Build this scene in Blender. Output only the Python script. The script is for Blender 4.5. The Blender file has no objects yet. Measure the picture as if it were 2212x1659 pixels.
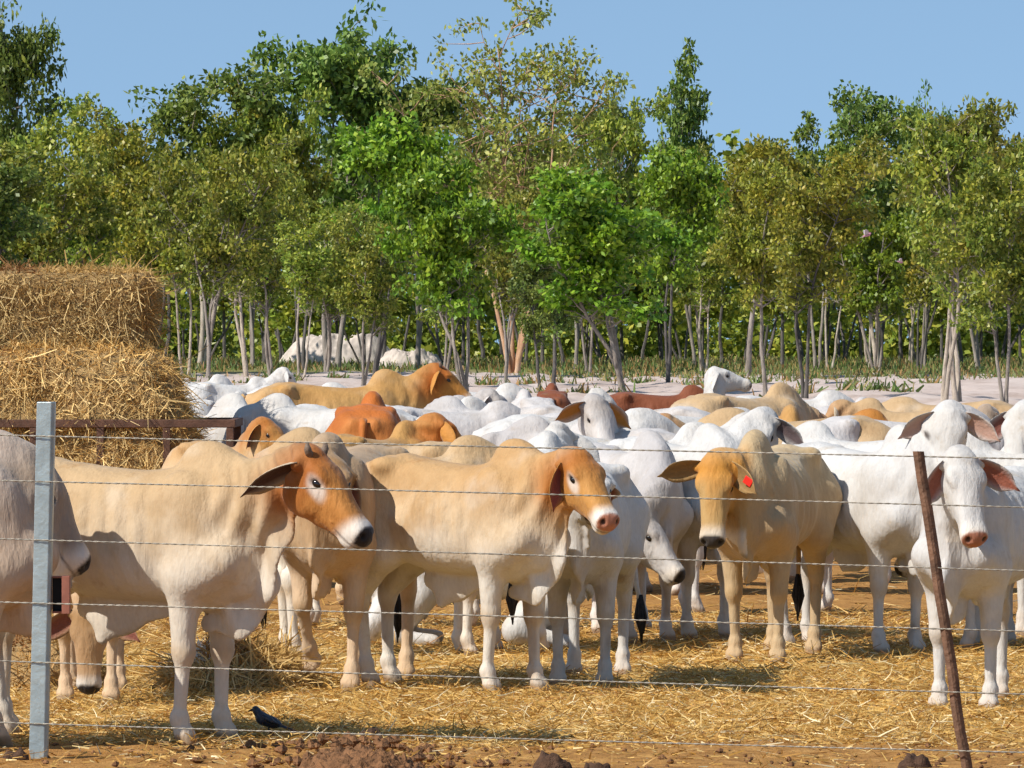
import bpy, bmesh, math, random
import numpy as np
from mathutils import Vector, Matrix

# ------------------------------------------------------------------ camera, sky, sun, exposure
SC = bpy.context.scene
COL = SC.collection
F = 13000.0                    # focal length in units of a 2212-wide picture
CAM_H, HORIZON = 2.0, 740.0    # eye height (m) and row of the horizon
cam = bpy.data.cameras.new('camera'); cam_o = bpy.data.objects.new('camera', cam); COL.objects.link(cam_o)
cam.sensor_width = 36.0; cam.lens = F / 2212 * 36.0
cam.clip_start = 0.5; cam.clip_end = 6000
cam_o.location = (0, 0, CAM_H)
cam_o.rotation_euler = (math.radians(90) - math.atan((829.5 - HORIZON) / F), 0, 0)
SC.camera = cam_o
SUN = Vector((-0.84, -0.56, 0.98)).normalized()
w = bpy.data.worlds.new('World'); SC.world = w; w.use_nodes = True
nt = w.node_tree; bg = nt.nodes['Background']
sky = nt.nodes.new('ShaderNodeTexSky'); sky.sky_type = 'NISHITA'; sky.sun_disc = False
sky.sun_elevation = math.asin(SUN.z); sky.sun_rotation = math.atan2(SUN.x, SUN.y)
sky.altitude = 300; sky.air_density = 1.0; sky.dust_density = 0.25; sky.ozone_density = 2.0
# the dry, deep-blue tropical sky: look the sky up a little higher than the ray so that it stays blue down to the trees
tc = nt.nodes.new('ShaderNodeTexCoord'); mp = nt.nodes.new('ShaderNodeMapping'); mp.vector_type = 'POINT'
mp.inputs['Location'].default_value = (0, 0, 0.24)
hsv = nt.nodes.new('ShaderNodeHueSaturation'); hsv.inputs['Saturation'].default_value = 0.96; hsv.inputs['Hue'].default_value = 0.49; hsv.inputs['Value'].default_value = 0.98
nt.links.new(tc.outputs['Generated'], mp.inputs['Vector']); nt.links.new(mp.outputs['Vector'], sky.inputs['Vector'])
nt.links.new(sky.outputs['Color'], hsv.inputs['Color']); nt.links.new(hsv.outputs['Color'], bg.inputs['Color'])
bg.inputs['Strength'].default_value = 0.14
sl = bpy.data.lights.new('sun', 'SUN'); so = bpy.data.objects.new('sun', sl); COL.objects.link(so)
sl.energy = 4.7; sl.angle = math.radians(0.55); sl.color = (1.0, 0.955, 0.885)
so.rotation_euler = SUN.to_track_quat('Z', 'Y').to_euler(); so.location = (-30, -20, 40)
vs = SC.view_settings; vs.view_transform = 'Standard'; vs.look = 'None'; vs.gamma = 1.0; vs.exposure = 0.28
vs.use_curve_mapping = False
SC.cycles.max_bounces = 4; SC.cycles.diffuse_bounces = 3; SC.cycles.glossy_bounces = 2; SC.cycles.transmission_bounces = 2; SC.cycles.transparent_max_bounces = 4; SC.cycles.use_denoising = True; SC.cycles.adaptive_threshold = 0.02; SC.cycles.use_light_tree = False

random.seed(7); RNG = np.random.default_rng(7)
def dist(y): return CAM_H * F / (y - HORIZON)                 # ground distance of a picture row
def wx(x, d): return (x - 1106.0) / F * d
def wz(y, d): return CAM_H - (y - HORIZON) / F * d
def ground_pt(x, y): d = dist(y); return (wx(x, d), d, 0.0)

# ------------------------------------------------------------------ helpers
def new_obj(name, me, mat=None, parent=None):
    o = bpy.data.objects.new(name, me); COL.objects.link(o)
    if mat is not None and not me.materials: me.materials.append(mat)
    if parent is not None: o.parent = parent
    return o
def empty(name, loc=(0, 0, 0), rz=0.0):
    o = bpy.data.objects.new(name, None); COL.objects.link(o); o.location = loc; o.rotation_euler = (0, 0, rz)
    o.empty_display_size = 0.2
    return o
def tag(o, label=None, cat=None, group=None, kind=None):
    if label: o['label'] = label
    if cat: o['category'] = cat
    if group: o['group'] = group
    if kind: o['kind'] = kind
    return o
def mesh_np(name, V, Q, smooth=True, cols=None):
    """V (n,3), Q (m,k) same-size polygons, cols: dict of point colour layers"""
    V = np.asarray(V, np.float32); Q = np.asarray(Q, np.int32)
    me = bpy.data.meshes.new(name)
    me.vertices.add(len(V)); me.vertices.foreach_set('co', V.ravel())
    k = Q.shape[1]
    me.loops.add(Q.size); me.loops.foreach_set('vertex_index', Q.ravel())
    me.polygons.add(len(Q)); me.polygons.foreach_set('loop_start', np.arange(0, Q.size, k, dtype=np.int32))
    try: me.polygons.foreach_set('loop_total', np.full(len(Q), k, np.int32))
    except Exception: pass
    me.update(calc_edges=True)
    me.polygons.foreach_set('use_smooth', np.full(len(Q), smooth, bool))
    for nme, c in (cols or {}).items():
        a = me.attributes.new(nme, 'FLOAT_COLOR', 'POINT')
        c4 = np.ones((len(V), 4), np.float32); c4[:, :3] = c; a.data.foreach_set('color', c4.ravel())
    me.validate()
    return me
class MB:
    """small mesh builder"""
    def __init__(s): s.v = []; s.f = []
    def box(s, c, size, rot=None):
        b = len(s.v); hx, hy, hz = [q / 2 for q in size]
        for sx, sy, sz in ((-1,-1,-1),(1,-1,-1),(1,1,-1),(-1,1,-1),(-1,-1,1),(1,-1,1),(1,1,1),(-1,1,1)):
            p = Vector((sx*hx, sy*hy, sz*hz))
            if rot is not None: p = rot @ p
            s.v.append(tuple(p + Vector(c)))
        for f in ((0,3,2,1),(4,5,6,7),(0,1,5,4),(1,2,6,5),(2,3,7,6),(3,0,4,7)): s.f.append(tuple(b + i for i in f))
        return s
    def tube(s, pts, radii, n=8, cap=True):
        pts = [Vector(p) for p in pts]; b = len(s.v); m = len(pts)
        up = None
        for i, p in enumerate(pts):
            t = (pts[min(i+1, m-1)] - pts[max(i-1, 0)]).normalized()
            if up is None:
                up = Vector((0, 0, 1)) if abs(t.z) < 0.9 else Vector((1, 0, 0))
            a = (up - t * up.dot(t)).normalized(); c = t.cross(a); up = a
            r = radii[i] if hasattr(radii, '__len__') else radii
            for k in range(n):
                an = 2 * math.pi * k / n
                s.v.append(tuple(p + (a * math.cos(an) + c * math.sin(an)) * r))
        for i in range(m - 1):
            for k in range(n):
                k2 = (k + 1) % n
                s.f.append((b + i*n + k, b + i*n + k2, b + (i+1)*n + k2, b + (i+1)*n + k))
        if cap:
            s.f.append(tuple(b + k for k in reversed(range(n)))); s.f.append(tuple(b + (m-1)*n + k for k in range(n)))
        return s
    def mesh(s, name, smooth=False):
        me = bpy.data.meshes.new(name); me.from_pydata(s.v, [], s.f); me.update()
        if smooth: me.polygons.foreach_set('use_smooth', np.full(len(me.polygons), True, bool))
        return me
    def build(s, name, mat, parent=None, smooth=False): return new_obj(name, s.mesh(name, smooth), mat, parent)
def bevel(o, wd, seg=2):
    m = o.modifiers.new('bevel', 'BEVEL'); m.width = wd; m.segments = seg; m.limit_method = 'ANGLE'; return o

def node_mat(name):
    m = bpy.data.materials.new(name); m.use_nodes = True
    return m, m.node_tree, m.node_tree.nodes['Principled BSDF']
def N(nt, t, **kw):
    n = nt.nodes.new('ShaderNode' + t)
    for k, v in kw.items():
        if k in n.inputs: n.inputs[k].default_value = v
        else: setattr(n, k, v)
    return n
def ramp(nt, fac, stops):
    r = N(nt, 'ValToRGB'); e = r.color_ramp.elements
    e[0].position, e[0].color = stops[0][0], (*stops[0][1], 1); e[1].position, e[1].color = stops[-1][0], (*stops[-1][1], 1)
    for p, c in stops[1:-1]: q = e.new(p); q.color = (*c, 1)
    nt.links.new(fac, r.inputs[0]); return r
def mixc(nt, fac, a, b, mode='MIX'):
    m = N(nt, 'Mix', data_type='RGBA', blend_type=mode)
    for sock, v in ((0, fac), (6, a), (7, b)):
        if hasattr(v, 'links') or hasattr(v, 'is_linked'): nt.links.new(v, m.inputs[sock])
        else: m.inputs[sock].default_value = v if not isinstance(v, tuple) else (*v, 1)[:4]
    return m.outputs[2]
def coords(nt, kind='Object', scale=(1, 1, 1)):
    t = N(nt, 'TexCoord'); m = N(nt, 'Mapping'); m.inputs['Scale'].default_value = scale
    nt.links.new(t.outputs[kind], m.inputs[0]); return m.outputs[0]
def noise(nt, vec, scale, detail=4, rough=0.55):
    n = N(nt, 'TexNoise'); n.inputs['Scale'].default_value = scale; n.inputs['Detail'].default_value = detail
    n.inputs['Roughness'].default_value = rough; nt.links.new(vec, n.inputs['Vector']); return n.outputs['Fac']
def bump(nt, bs, h, strength, distance):
    b = N(nt, 'Bump'); b.inputs['Strength'].default_value = strength; b.inputs['Distance'].default_value = distance
    nt.links.new(h, b.inputs['Height']); nt.links.new(b.outputs[0], bs.inputs['Normal'])
def simple_mat(name, col, rough=0.8, var=0.25, scale=8.0, bmp=0.0, metallic=0.0, spec=0.3):
    m, nt, bs = node_mat(name); v = coords(nt)
    f = noise(nt, v, scale); c0 = tuple(c * (1 - var) for c in col); c1 = tuple(min(1, c * (1 + var)) for c in col)
    r = ramp(nt, f, [(0.3, c0), (0.7, c1)]); nt.links.new(r.outputs[0], bs.inputs['Base Color'])
    bs.inputs['Roughness'].default_value = rough; bs.inputs['Metallic'].default_value = metallic
    bs.inputs['Specular IOR Level'].default_value = spec
    if bmp: bump(nt, bs, noise(nt, v, scale * 4), bmp, 0.02)
    return m
def np_noise(P, scale, seed=0, octaves=3):
    """cheap smooth 3-D value noise in -1..1 for an (n,3) array"""
    out = np.zeros(len(P)); amp = 1.0; tot = 0
    for o in range(octaves):
        Q = P * scale * (2 ** o) + seed * 17.13 + o * 5.7
        I = np.floor(Q).astype(np.int64); f = Q - I; f = f * f * (3 - 2 * f)
        def h(i, j, k):
            n = (i * 73856093) ^ (j * 19349663) ^ (k * 83492791) ^ (seed * 2654435761 & 0xffffff)
            n = (n ^ (n >> 13)) * 1274126177 & 0x7fffffff
            return (n & 0xffff) / 32767.5 - 1
        x, y, z = I.T; fx, fy, fz = f.T
        l = lambda a, b, t: a + (b - a) * t
        v = l(l(l(h(x,y,z), h(x+1,y,z), fx), l(h(x,y+1,z), h(x+1,y+1,z), fx), fy),
              l(l(h(x,y,z+1), h(x+1,y,z+1), fx), l(h(x,y+1,z+1), h(x+1,y+1,z+1), fx), fy), fz)
        out += amp * v; tot += amp; amp *= 0.5
    return out / tot
# ------------------------------------------------------------------ cattle: one implicit surface per animal, meshed with surface nets
def surface_nets(Fd, org, h):
    s = Fd < 0
    nx, ny, nz = Fd.shape
    c = [(i, j, k) for i in (0, 1) for j in (0, 1) for k in (0, 1)]
    sub = lambda A, i, j, k: A[i:nx-1+i, j:ny-1+j, k:nz-1+k]
    cnt = sum(sub(s, *q).astype(np.int8) for q in c)
    act = (cnt > 0) & (cnt < 8)
    idx = np.full(act.shape, -1, np.int64); I = np.argwhere(act); idx[act] = np.arange(len(I))
    vals = np.stack([Fd[I[:,0]+i, I[:,1]+j, I[:,2]+k] for i, j, k in c], 1)
    acc = np.zeros((len(I), 3)); n = np.zeros(len(I))
    for a in range(8):
        for b in range(a + 1, 8):
            d = [c[b][t] - c[a][t] for t in range(3)]
            if sum(map(abs, d)) != 1: continue
            va, vb = vals[:, a], vals[:, b]; m = (va < 0) != (vb < 0)
            t = np.where(m, va / np.where(m, va - vb, 1), 0)
            for ax in range(3): acc[:, ax] += np.where(m, c[a][ax] + t * d[ax], 0)
            n += m
    V = (I + acc / n[:, None]) * h + org
    Q = []
    for ax in range(3):
        sl0 = [slice(1, -1)] * 3; sl1 = [slice(1, -1)] * 3
        sl0[ax] = slice(0, -1); sl1[ax] = slice(1, None)
        a, b = s[tuple(sl0)], s[tuple(sl1)]
        E = np.argwhere(a != b)
        if not len(E): continue
        flip = a[tuple(E.T)]
        o = E.copy()
        for t in range(3):
            if t != ax: o[:, t] += 1
        u, v = [(1, 2), (2, 0), (0, 1)][ax]
        def at(du, dv):
            p = o.copy(); p[:, u] -= du; p[:, v] -= dv
            return idx[p[:, 0], p[:, 1], p[:, 2]]
        q = np.stack([at(1, 1), at(0, 1), at(0, 0), at(1, 0)], 1)
        q[~flip] = q[~flip][:, ::-1]
        Q.append(q)
    return V, np.concatenate(Q)

def crspline(xs, ys, q):
    xs = np.asarray(xs, float); ys = np.asarray(ys, float)
    m = np.gradient(ys, xs); i = np.clip(np.searchsorted(xs, q) - 1, 0, len(xs) - 2)
    h = xs[i+1] - xs[i]; t = np.clip((q - xs[i]) / h, 0, 1)
    return ((2*t**3 - 3*t**2 + 1) * ys[i] + (t**3 - 2*t**2 + t) * h * m[i] + (-2*t**3 + 3*t**2) * ys[i+1] + (t**3 - t**2) * h * m[i+1])

class Field:
    def __init__(s, lo, hi, h):
        s.h = h; s.lo = np.array(lo, float); s.n = np.ceil((np.array(hi) - s.lo) / h).astype(int) + 1
        s.F = np.full(tuple(s.n), 0.5, np.float32)
        s.ax = [s.lo[i] + np.arange(s.n[i]) * h for i in range(3)]
    def grid(s, lo, hi):
        a = [max(0, int((lo[i] - s.lo[i]) / s.h)) for i in range(3)]; b = [min(s.n[i], int((hi[i] - s.lo[i]) / s.h) + 2) for i in range(3)]
        sl = tuple(slice(a[i], max(a[i], b[i])) for i in range(3))
        X = np.meshgrid(*[s.ax[i][sl[i]].astype(np.float32) for i in range(3)], indexing='ij')
        return sl, X
    def add(s, lo, hi, fn, k=0.05, sub=False):
        m = 0.06 + k; lo = np.minimum(lo, hi) - m; hi = np.maximum(np.array(hi), lo + m) + m
        sl, X = s.grid(lo, hi)
        if X[0].size == 0: return
        d = fn(*X); A = s.F[sl]
        if sub: d = -d; hh = np.maximum(k - np.abs(A - d), 0) / k; s.F[sl] = np.maximum(A, d) + hh * hh * k / 4
        else:   hh = np.maximum(k - np.abs(A - d), 0) / k; s.F[sl] = np.minimum(A, d) - hh * hh * k / 4
    def ell(s, c, r, R=None, k=0.05, sub=False):
        c = np.array(c, float); r = np.array(r, float); mx = r.max() if R is not None else r
        def fn(X, Y, Z):
            x, y, z = X - c[0], Y - c[1], Z - c[2]
            if R is not None: x, y, z = [R[0][i]*x + R[1][i]*y + R[2][i]*z for i in range(3)]
            k0 = np.sqrt((x/r[0])**2 + (y/r[1])**2 + (z/r[2])**2); k1 = np.sqrt((x/r[0]**2)**2 + (y/r[1]**2)**2 + (z/r[2]**2)**2)
            return k0 * (k0 - 1) / np.maximum(k1, 1e-4)
        s.add(c - mx, c + mx, fn, k, sub)
    def cone(s, a, b, ra, rb, k=0.04, lat=None, kl=1.0, wav=None, sub=False):
        """tapered capsule; lat: axis squeezed by kl (flat cross-section)"""
        a = np.array(a, float); b = np.array(b, float); ab = b - a; L2 = ab @ ab + 1e-9; R = max(ra, rb)
        def fn(X, Y, Z):
            x, y, z = X - a[0], Y - a[1], Z - a[2]
            if lat is not None:
                l = x*lat[0] + y*lat[1] + z*lat[2]
                if wav is not None: l2 = l - wav(X, Y, Z)
                else: l2 = l
                e = l2 * kl - l
                x, y, z = x + e*lat[0], y + e*lat[1], z + e*lat[2]
            t = np.clip((x*ab[0] + y*ab[1] + z*ab[2]) / L2, 0, 1)
            d = np.sqrt((x - t*ab[0])**2 + (y - t*ab[1])**2 + (z - t*ab[2])**2) - (ra + (rb - ra) * t)
            return d / (1 + 0.6 * (kl - 1)) if kl > 1 else d
        s.add(np.minimum(a, b) - R, np.maximum(a, b) + R, fn, k, sub)
    def loft(s, O, R, st, k=0.05, p=2.3, mid=0.45, taper=0.0, disp=None):
        """st rows: x, ztop, zbot, half width - in the frame O, R (columns = axes)"""
        st = np.array(st, float); q = np.linspace(st[0, 0], st[-1, 0], 200)
        T = [crspline(st[:, 0], st[:, i], q) for i in (1, 2, 3)]
        O = np.array(O, float); R = np.array(R, float)
        cr = np.array([[x, y, z] for x in (st[0,0], st[-1,0]) for y in (-st[:,3].max(), st[:,3].max()) for z in (st[:,2].min(), st[:,1].max())])
        cw = cr @ R.T + O
        def fn(X, Y, Z):
            x, y, z = X - O[0], Y - O[1], Z - O[2]
            x, y, z = [R[0][i]*x + R[1][i]*y + R[2][i]*z for i in range(3)]
            zt, zb, w = [np.interp(x, q, t) for t in T]
            hgt = zt - zb; zm = zb + hgt * mid
            u = np.where(z > zm, (z - zm) / (zt - zm), (zm - z) / (zm - zb))
            ww = w * (1 + taper * np.clip((z - zm) / hgt, -1, 1))
            r = (np.abs(u)**p + np.abs(y / ww)**p + 1e-9)**(1/p)
            d = (r - 1) * np.minimum(w, hgt * 0.5)
            if disp is not None: d = d - disp(x, y, z)
            over = np.maximum(st[0, 0] - x, x - st[-1, 0])
            return np.where(over > 0, np.maximum(d, 0) + over, d).astype(np.float32)
        s.add(cw.min(0), cw.max(0), fn, k)

def rot_head(yaw, pitch, roll=0):
    """columns: nose direction, left, up-of-forehead in the cow's frame; pitch = nose down"""
    return np.array((Matrix.Rotation(yaw, 3, 'Z') @ Matrix.Rotation(pitch, 3, 'Y') @ Matrix.Rotation(roll, 3, 'X')))

COATS = {  # back, flank, belly/legs, head, face accent
 'cream':  ((.47,.32,.17), (.55,.435,.30), (.64,.57,.47), (.48,.205,.05), (.33,.105,.018)),
 'tan':    ((.47,.285,.125), (.55,.415,.265), (.63,.58,.50), (.49,.24,.065), (.37,.13,.022)),
 'buff':   ((.50,.37,.21), (.42,.29,.16), (.45,.33,.19), (.46,.29,.115), (.50,.22,.035)),
 'white':  ((.57,.55,.52), (.55,.53,.50), (.56,.535,.495), (.57,.55,.52), (.55,.525,.49)),
 'grey':   ((.52,.49,.47), (.58,.54,.51), (.64,.60,.56), (.62,.59,.56), (.42,.38,.35)),
 'dusty':  ((.40,.28,.17), (.47,.31,.17), (.58,.42,.27), (.44,.28,.15), (.30,.17,.07)),
 'dun':    ((.52,.42,.34), (.52,.40,.30), (.60,.47,.34), (.30,.25,.205), (.34,.26,.19)),  # head colour darkened to carry the shade on the left-edge cow's face
 'red':    ((.45,.13,.022), (.45,.14,.025), (.48,.19,.05), (.40,.11,.02), (.30,.07,.012)),
 'gold':   ((.44,.24,.075), (.50,.31,.13), (.62,.46,.28), (.50,.22,.045), (.40,.12,.018)),
 'brown':  ((.20,.06,.025), (.20,.06,.025), (.22,.08,.035), (.18,.05,.02), (.14,.04,.02)),
 'ochre':  ((.44,.18,.035), (.46,.20,.05), (.55,.36,.2), (.42,.16,.03), (.35,.10,.015)),
}
def lerp(a, b, t): return a + (b - a) * t[..., None]
def smooth(x, a, b): t = np.clip((x - a) / (b - a), 0, 1); return t * t * (3 - 2 * t)

def coat_mat():
    m, nt, bs = node_mat('short_cattle_hair')
    at = N(nt, 'Attribute', attribute_name='coat'); v = coords(nt)
    f1 = noise(nt, v, 3.2, 5, 0.6); f2 = noise(nt, coords(nt, 'Object', (3, 3, 1)), 26, 3); f3 = noise(nt, v, 9, 4, 0.65)
    r1 = ramp(nt, f1, [(0.28, (0.80, 0.74, 0.67)), (0.52, (1.0, 1.0, 1.0)), (0.8, (1.06, 1.05, 1.04))])
    c = mixc(nt, 0.75, at.outputs['Color'], r1.outputs[0], 'MULTIPLY')
    r2 = ramp(nt, f2, [(0.3, (0.9, 0.88, 0.86)), (0.7, (1.04, 1.04, 1.04))]); c = mixc(nt, 0.6, c, r2.outputs[0], 'MULTIPLY')
    r3 = ramp(nt, f3, [(0.60, (1, 1, 1)), (0.74, (0.80, 0.70, 0.58))]); c = mixc(nt, 0.75, c, r3.outputs[0], 'MULTIPLY')
    nt.links.new(c, bs.inputs['Base Color'])
    bs.inputs['Roughness'].default_value = 0.7; bs.inputs['Specular IOR Level'].default_value = 0.22
    bs.inputs['Sheen Weight'].default_value = 0.12; bs.inputs['Sheen Roughness'].default_value = 0.4
    b1 = N(nt, 'Bump'); b1.inputs['Strength'].default_value = 0.55; b1.inputs['Distance'].default_value = 0.02
    nt.links.new(noise(nt, coords(nt, 'Object', (2.2, 2.2, 0.7)), 12, 3), b1.inputs['Height'])
    b2 = N(nt, 'Bump'); b2.inputs['Strength'].default_value = 0.35; b2.inputs['Distance'].default_value = 0.004
    nt.links.new(noise(nt, coords(nt, 'Object', (1, 1, 0.35)), 120, 2), b2.inputs['Height']); nt.links.new(b1.outputs[0], b2.inputs['Normal'])
    nt.links.new(b2.outputs[0], bs.inputs['Normal'])
    return m
M_COAT = coat_mat()
M_EYE = simple_mat('wet_dark_eye', (0.012, 0.008, 0.006), 0.08, 0.1, 30, spec=0.6)
M_HORN = simple_mat('grey_horn', (0.17, 0.12, 0.085), 0.6, 0.3, 30, 0.3)
M_TAIL = simple_mat('black_tail_hair', (0.018, 0.015, 0.014), 0.7, 0.4, 40, 0.4)
M_TAG = {}
for n_, c_ in (('red', (0.80, 0.03, 0.02)), ('yellow', (0.85, 0.62, 0.02)), ('white', (0.8, 0.8, 0.78)), ('crimson', (0.45, 0.01, 0.04))):
    M_TAG[n_] = simple_mat(n_ + '_plastic_tag', c_, 0.4, 0.05)

def ear_mesh(cols, L=0.27, W=0.075, side=1, curl=0.9, droop=0.10, res=(11, 7)):
    """ear along +x, opening towards -z (front/below); returns a mesh with a coat layer"""
    nt_, nw = res; V = []; C = []; Qs = []
    for layer in (0, 1):
        for i in range(nt_):
            t = i / (nt_ - 1); wd = W * (0.42 + 0.58 * math.sin(math.pi * min(1, (t * 0.80 + 0.16)) ** 1.05)) * (1 - smooth(np.array(t), 0.55, 1.0) ** 2 * 0.93)
            cx = L * t; cz = -droop * t * t * L / 0.27
            for j in range(nw):
                u = j / (nw - 1) * 2 - 1; cu = curl * (1 - 0.55 * t)
                an = u * (0.5 + cu)
                rr = wd / (0.5 + cu) if (0.5 + cu) > 0 else wd
                rr = wd * (1.0 if cu < 0.2 else 0.9)
                y = math.sin(an) * rr / max(0.6, math.sin(min(1.57, 0.5 + cu))); z = (math.cos(an) - 1) * rr
                z += cz; thk = 0.011 * (1 - 0.6 * abs(u)) * (1 - 0.5 * t)
                nz = (0.0 if layer == 0 else -thk)
                V.append((cx, y, z + nz))
                e = smooth(np.array(abs(u)), 0.45, 1.0)
                inn = np.array(cols[1]) * (1 - e) + np.array(cols[0]) * e * 0.8
                C.append(cols[0] if layer == 0 else tuple(inn))
    idx = lambda l, i, j: l * nt_ * nw + i * nw + j
    for l in (0, 1):
        for i in range(nt_ - 1):
            for j in range(nw - 1):
                q = [idx(l, i, j), idx(l, i+1, j), idx(l, i+1, j+1), idx(l, i, j+1)]
                Qs.append(q if l == 0 else q[::-1])
    ring = [(i, 0) for i in range(nt_)] + [(nt_-1, j) for j in range(1, nw)] + [(i, nw-1) for i in range(nt_-2, -1, -1)] + [(0, j) for j in range(nw-2, 0, -1)]
    for a in range(len(ring)):
        p, q = ring[a], ring[(a+1) % len(ring)]
        Qs.append([idx(0, *q), idx(0, *p), idx(1, *p), idx(1, *q)])
    V = np.array(V); V[:, 1] *= side
    Qs = np.array(Qs)
    if side < 0: Qs = Qs[:, ::-1]
    return mesh_np('ear', V, Qs, True, {'coat': np.array(C)})

LEG0 = dict(FL=0, FR=0, HL=0, HR=0)
def make_cow(loc, heading, label, coat='white', scale=1.0, vox=0.024, group='cattle in the feedlot pen', poll=(1.02, 0, 1.40), head=(0, 48, 0),
             legs=None, lift=None, hump=.88, belly=1.0, width=.94, ears=((-35, 20), (-35, 20)), tags=(None, None), earin=(.20, .07, .05), horn=False, nose=(.03, .025, .025),
             navel=0.6, dewlap=1.0, tail=(0, 0.55), lying=False, closed=False, mask=1.0, earcurl=0.65, muzz=(.70, .64, .56), white_eye=False, lenx=1.0, name='cow', earL=0.27, tailx=True, patch=None, seed=0, inherit=None, headtop=None, hs=.86):
    legs = {**LEG0, **(legs or {})}; lift = lift or {}
    yaw, pitch, roll = [math.radians(a) for a in head]
    RH = rot_head(yaw, pitch, roll); P = np.array(poll, float)
    hd = lambda p: RH @ (np.array(p, float) * np.array((hs * .93, hs * 1.17, hs * 1.12))) + P
    muz = hd((0.58, 0, -0.12)); dz = -0.34 if lying else 0.0
    lo = np.minimum([-1.0, -0.5, 0.0], np.minimum(muz - 0.2, P - 0.3)); hi = np.maximum([1.05, 0.5, 1.6], np.maximum(muz + 0.2, P + 0.25))
    lo[2] = max(-0.03, min(lo[2], 0) - 0.03)
    G = Field(lo, hi, vox)
    W = width
    # trunk
    st = [(-.80, 1.05+dz, 1.00+dz, .02), (-.765, 1.145+dz, .90+dz, .085), (-.68, 1.225+dz, .80+dz, .155), (-.56, 1.295+dz, .78+dz, .21), (-.42, 1.33+dz, .765+dz, .235), (-.22, 1.31+dz, .70+dz, .255),
          (0.0, 1.285+dz, .672+dz, .28), (.22, 1.275+dz, .662+dz, .275), (.40, 1.295+dz, .655+dz, .24), (.56, 1.31+dz, .62+dz, .215), (.70, 1.27+dz, .66+dz, .175), (.80, 1.19+dz, .70+dz, .12), (.88, 1.08+dz, .80+dz, .03)]
    st = [(x * lenx, a, (a + b) / 2 + (b - (a + b) / 2) * (1 + (belly - 1) * max(0, 1 - abs(x) / .7)), w_ * W * (1 + (belly - 1) * 0.6)) for x, a, b, w_ in st]
    def ribs(x, y, z):
        m_ = np.exp(-((x - .12) / .26)**2) * np.exp(-((z - dz - .98) / .20)**2) * np.clip(np.abs(y) / .2, 0, 1)
        return .010 * m_ * np.sin(62 * x + 9 * z) + .004 * np.exp(-((x + .45) / .2)**2) * np.sin(40 * x + 30 * z)
    G.loft((0, 0, 0), np.eye(3), st, 0.05, 2.25, 0.47, -0.16, ribs)
    lx = lenx
    # hip bones, thigh, rump muscles
    for sd, nm in ((1, 'L'), (-1, 'R')):
        G.ell((-.40*lx, sd*.185*W, 1.262+dz), (.065, .05, .045), None, 0.09)
        G.ell((-.74*lx, sd*.085*W, 1.15+dz), (.055, .045, .06), None, 0.08)
        G.ell((-.21*lx, sd*.27*W, 1.15+dz), (.11, .06, .11), None, 0.10, sub=True)      # hollow of the flank
        G.ell((-.56*lx, sd*.15*W, 1.00+dz), (.20, .125, .27), None, 0.08)
        G.ell((.52*lx, sd*.155*W, 1.02+dz), (.13, .085, .25), np.array(Matrix.Rotation(-0.25, 3, 'Y')), 0.07)
        G.ell((.56*lx, sd*.16*W, .84+dz), (.13, .09, .14), None, 0.07)
        if lying:
            G.cone((-.40*lx, sd*.20, .42), (-.10*lx, sd*.38, .14), .17, .10, 0.08); G.cone((-.10*lx, sd*.38, .12), (-.45*lx, sd*.42, .06), .07, .045)
            G.cone((.55*lx, sd*.17, .35), (.72*lx, sd*.26, .10), .12, .075, 0.06); G.cone((.72*lx, sd*.26, .08), (.45*lx, sd*.30, .06), .055, .045)
            continue
        f = legs['H' + nm]; up = lift.get('H' + nm, 0)
        st_ = (-.40*lx + f*.25, sd*.19*W, .79); hk = (-.655*lx + f*.75, sd*.155, .50 + up*.7); ft = (-.635*lx + f + (-.05 if up else 0), sd*.15, .135 + up); hf = (-.605*lx + f, sd*.15, .045 + up)
        G.cone((-.52*lx, sd*.16*W, .98), st_, .19, .125, 0.07); G.cone((-.68*lx, sd*.115*W, .98), (hk[0]+.02, hk[1], hk[2]+.16), .105, .062, 0.06)
        G.cone(st_, (hk[0]+.015, hk[1], hk[2]+.04), .108, .052, 0.05); G.ell(hk, (.062, .043, .066), None, 0.03); G.ell((hk[0]-.03, hk[1], hk[2]+.045), (.035, .026, .04), None, 0.03)
        G.cone(hk, ft, .040, .031, 0.025); G.ell(ft, (.044, .043, .042), None, 0.025)
        G.cone(ft, hf, .038, .045, 0.02); hoof(G, hf, sd)
        f = legs['F' + nm]; up = lift.get('F' + nm, 0)
        kn = (.50*lx + f*.55 + up*.5, sd*.145, .435 + up*.45); ft = (.49*lx + f - up*.35, sd*.14, .125 + up*1.1); hf = (ft[0]+.025, sd*.14, .045 + up*.95)
        if up: hf = (ft[0]-.06, sd*.14, ft[2]-.08)
        G.cone((.70*lx, sd*.145*W, .86), (.52*lx, sd*.165*W, .78), .105, .10, 0.06); G.cone((.50*lx + f*.1, sd*.16*W, .80), kn, .090, .050, 0.05)
        G.ell((kn[0]+.006, kn[1], kn[2]), (.053, .047, .068), None, 0.03); G.cone((kn[0], kn[1], kn[2] - .04), ft, .036, .030, 0.025); G.ell(ft, (.044, .043, .042), None, 0.025)
        G.cone(ft, hf, .038, .045, 0.02); hoof(G, hf, sd)
    # hump
    if hump > 0:
        G.ell((.585*lx, 0, 1.275+dz), (.19, .088, .145 * hump), np.array(Matrix.Rotation(0.16, 3, 'Y')), 0.07)
        G.ell((.53*lx, 0, 1.32+dz + .03*hump), (.10, .06, .085 * hump), None, 0.06)
    # neck
    b0 = np.array([.60*lx, 0, 1.05+dz]); b2 = hd((-.03, 0, -.085)); mid_ = (b0 + b2) / 2; d02 = b2 - b0
    b1 = b0 + np.array([abs(d02[0]) * .45 + .05, d02[1] * .25, d02[2] * .35])
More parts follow.
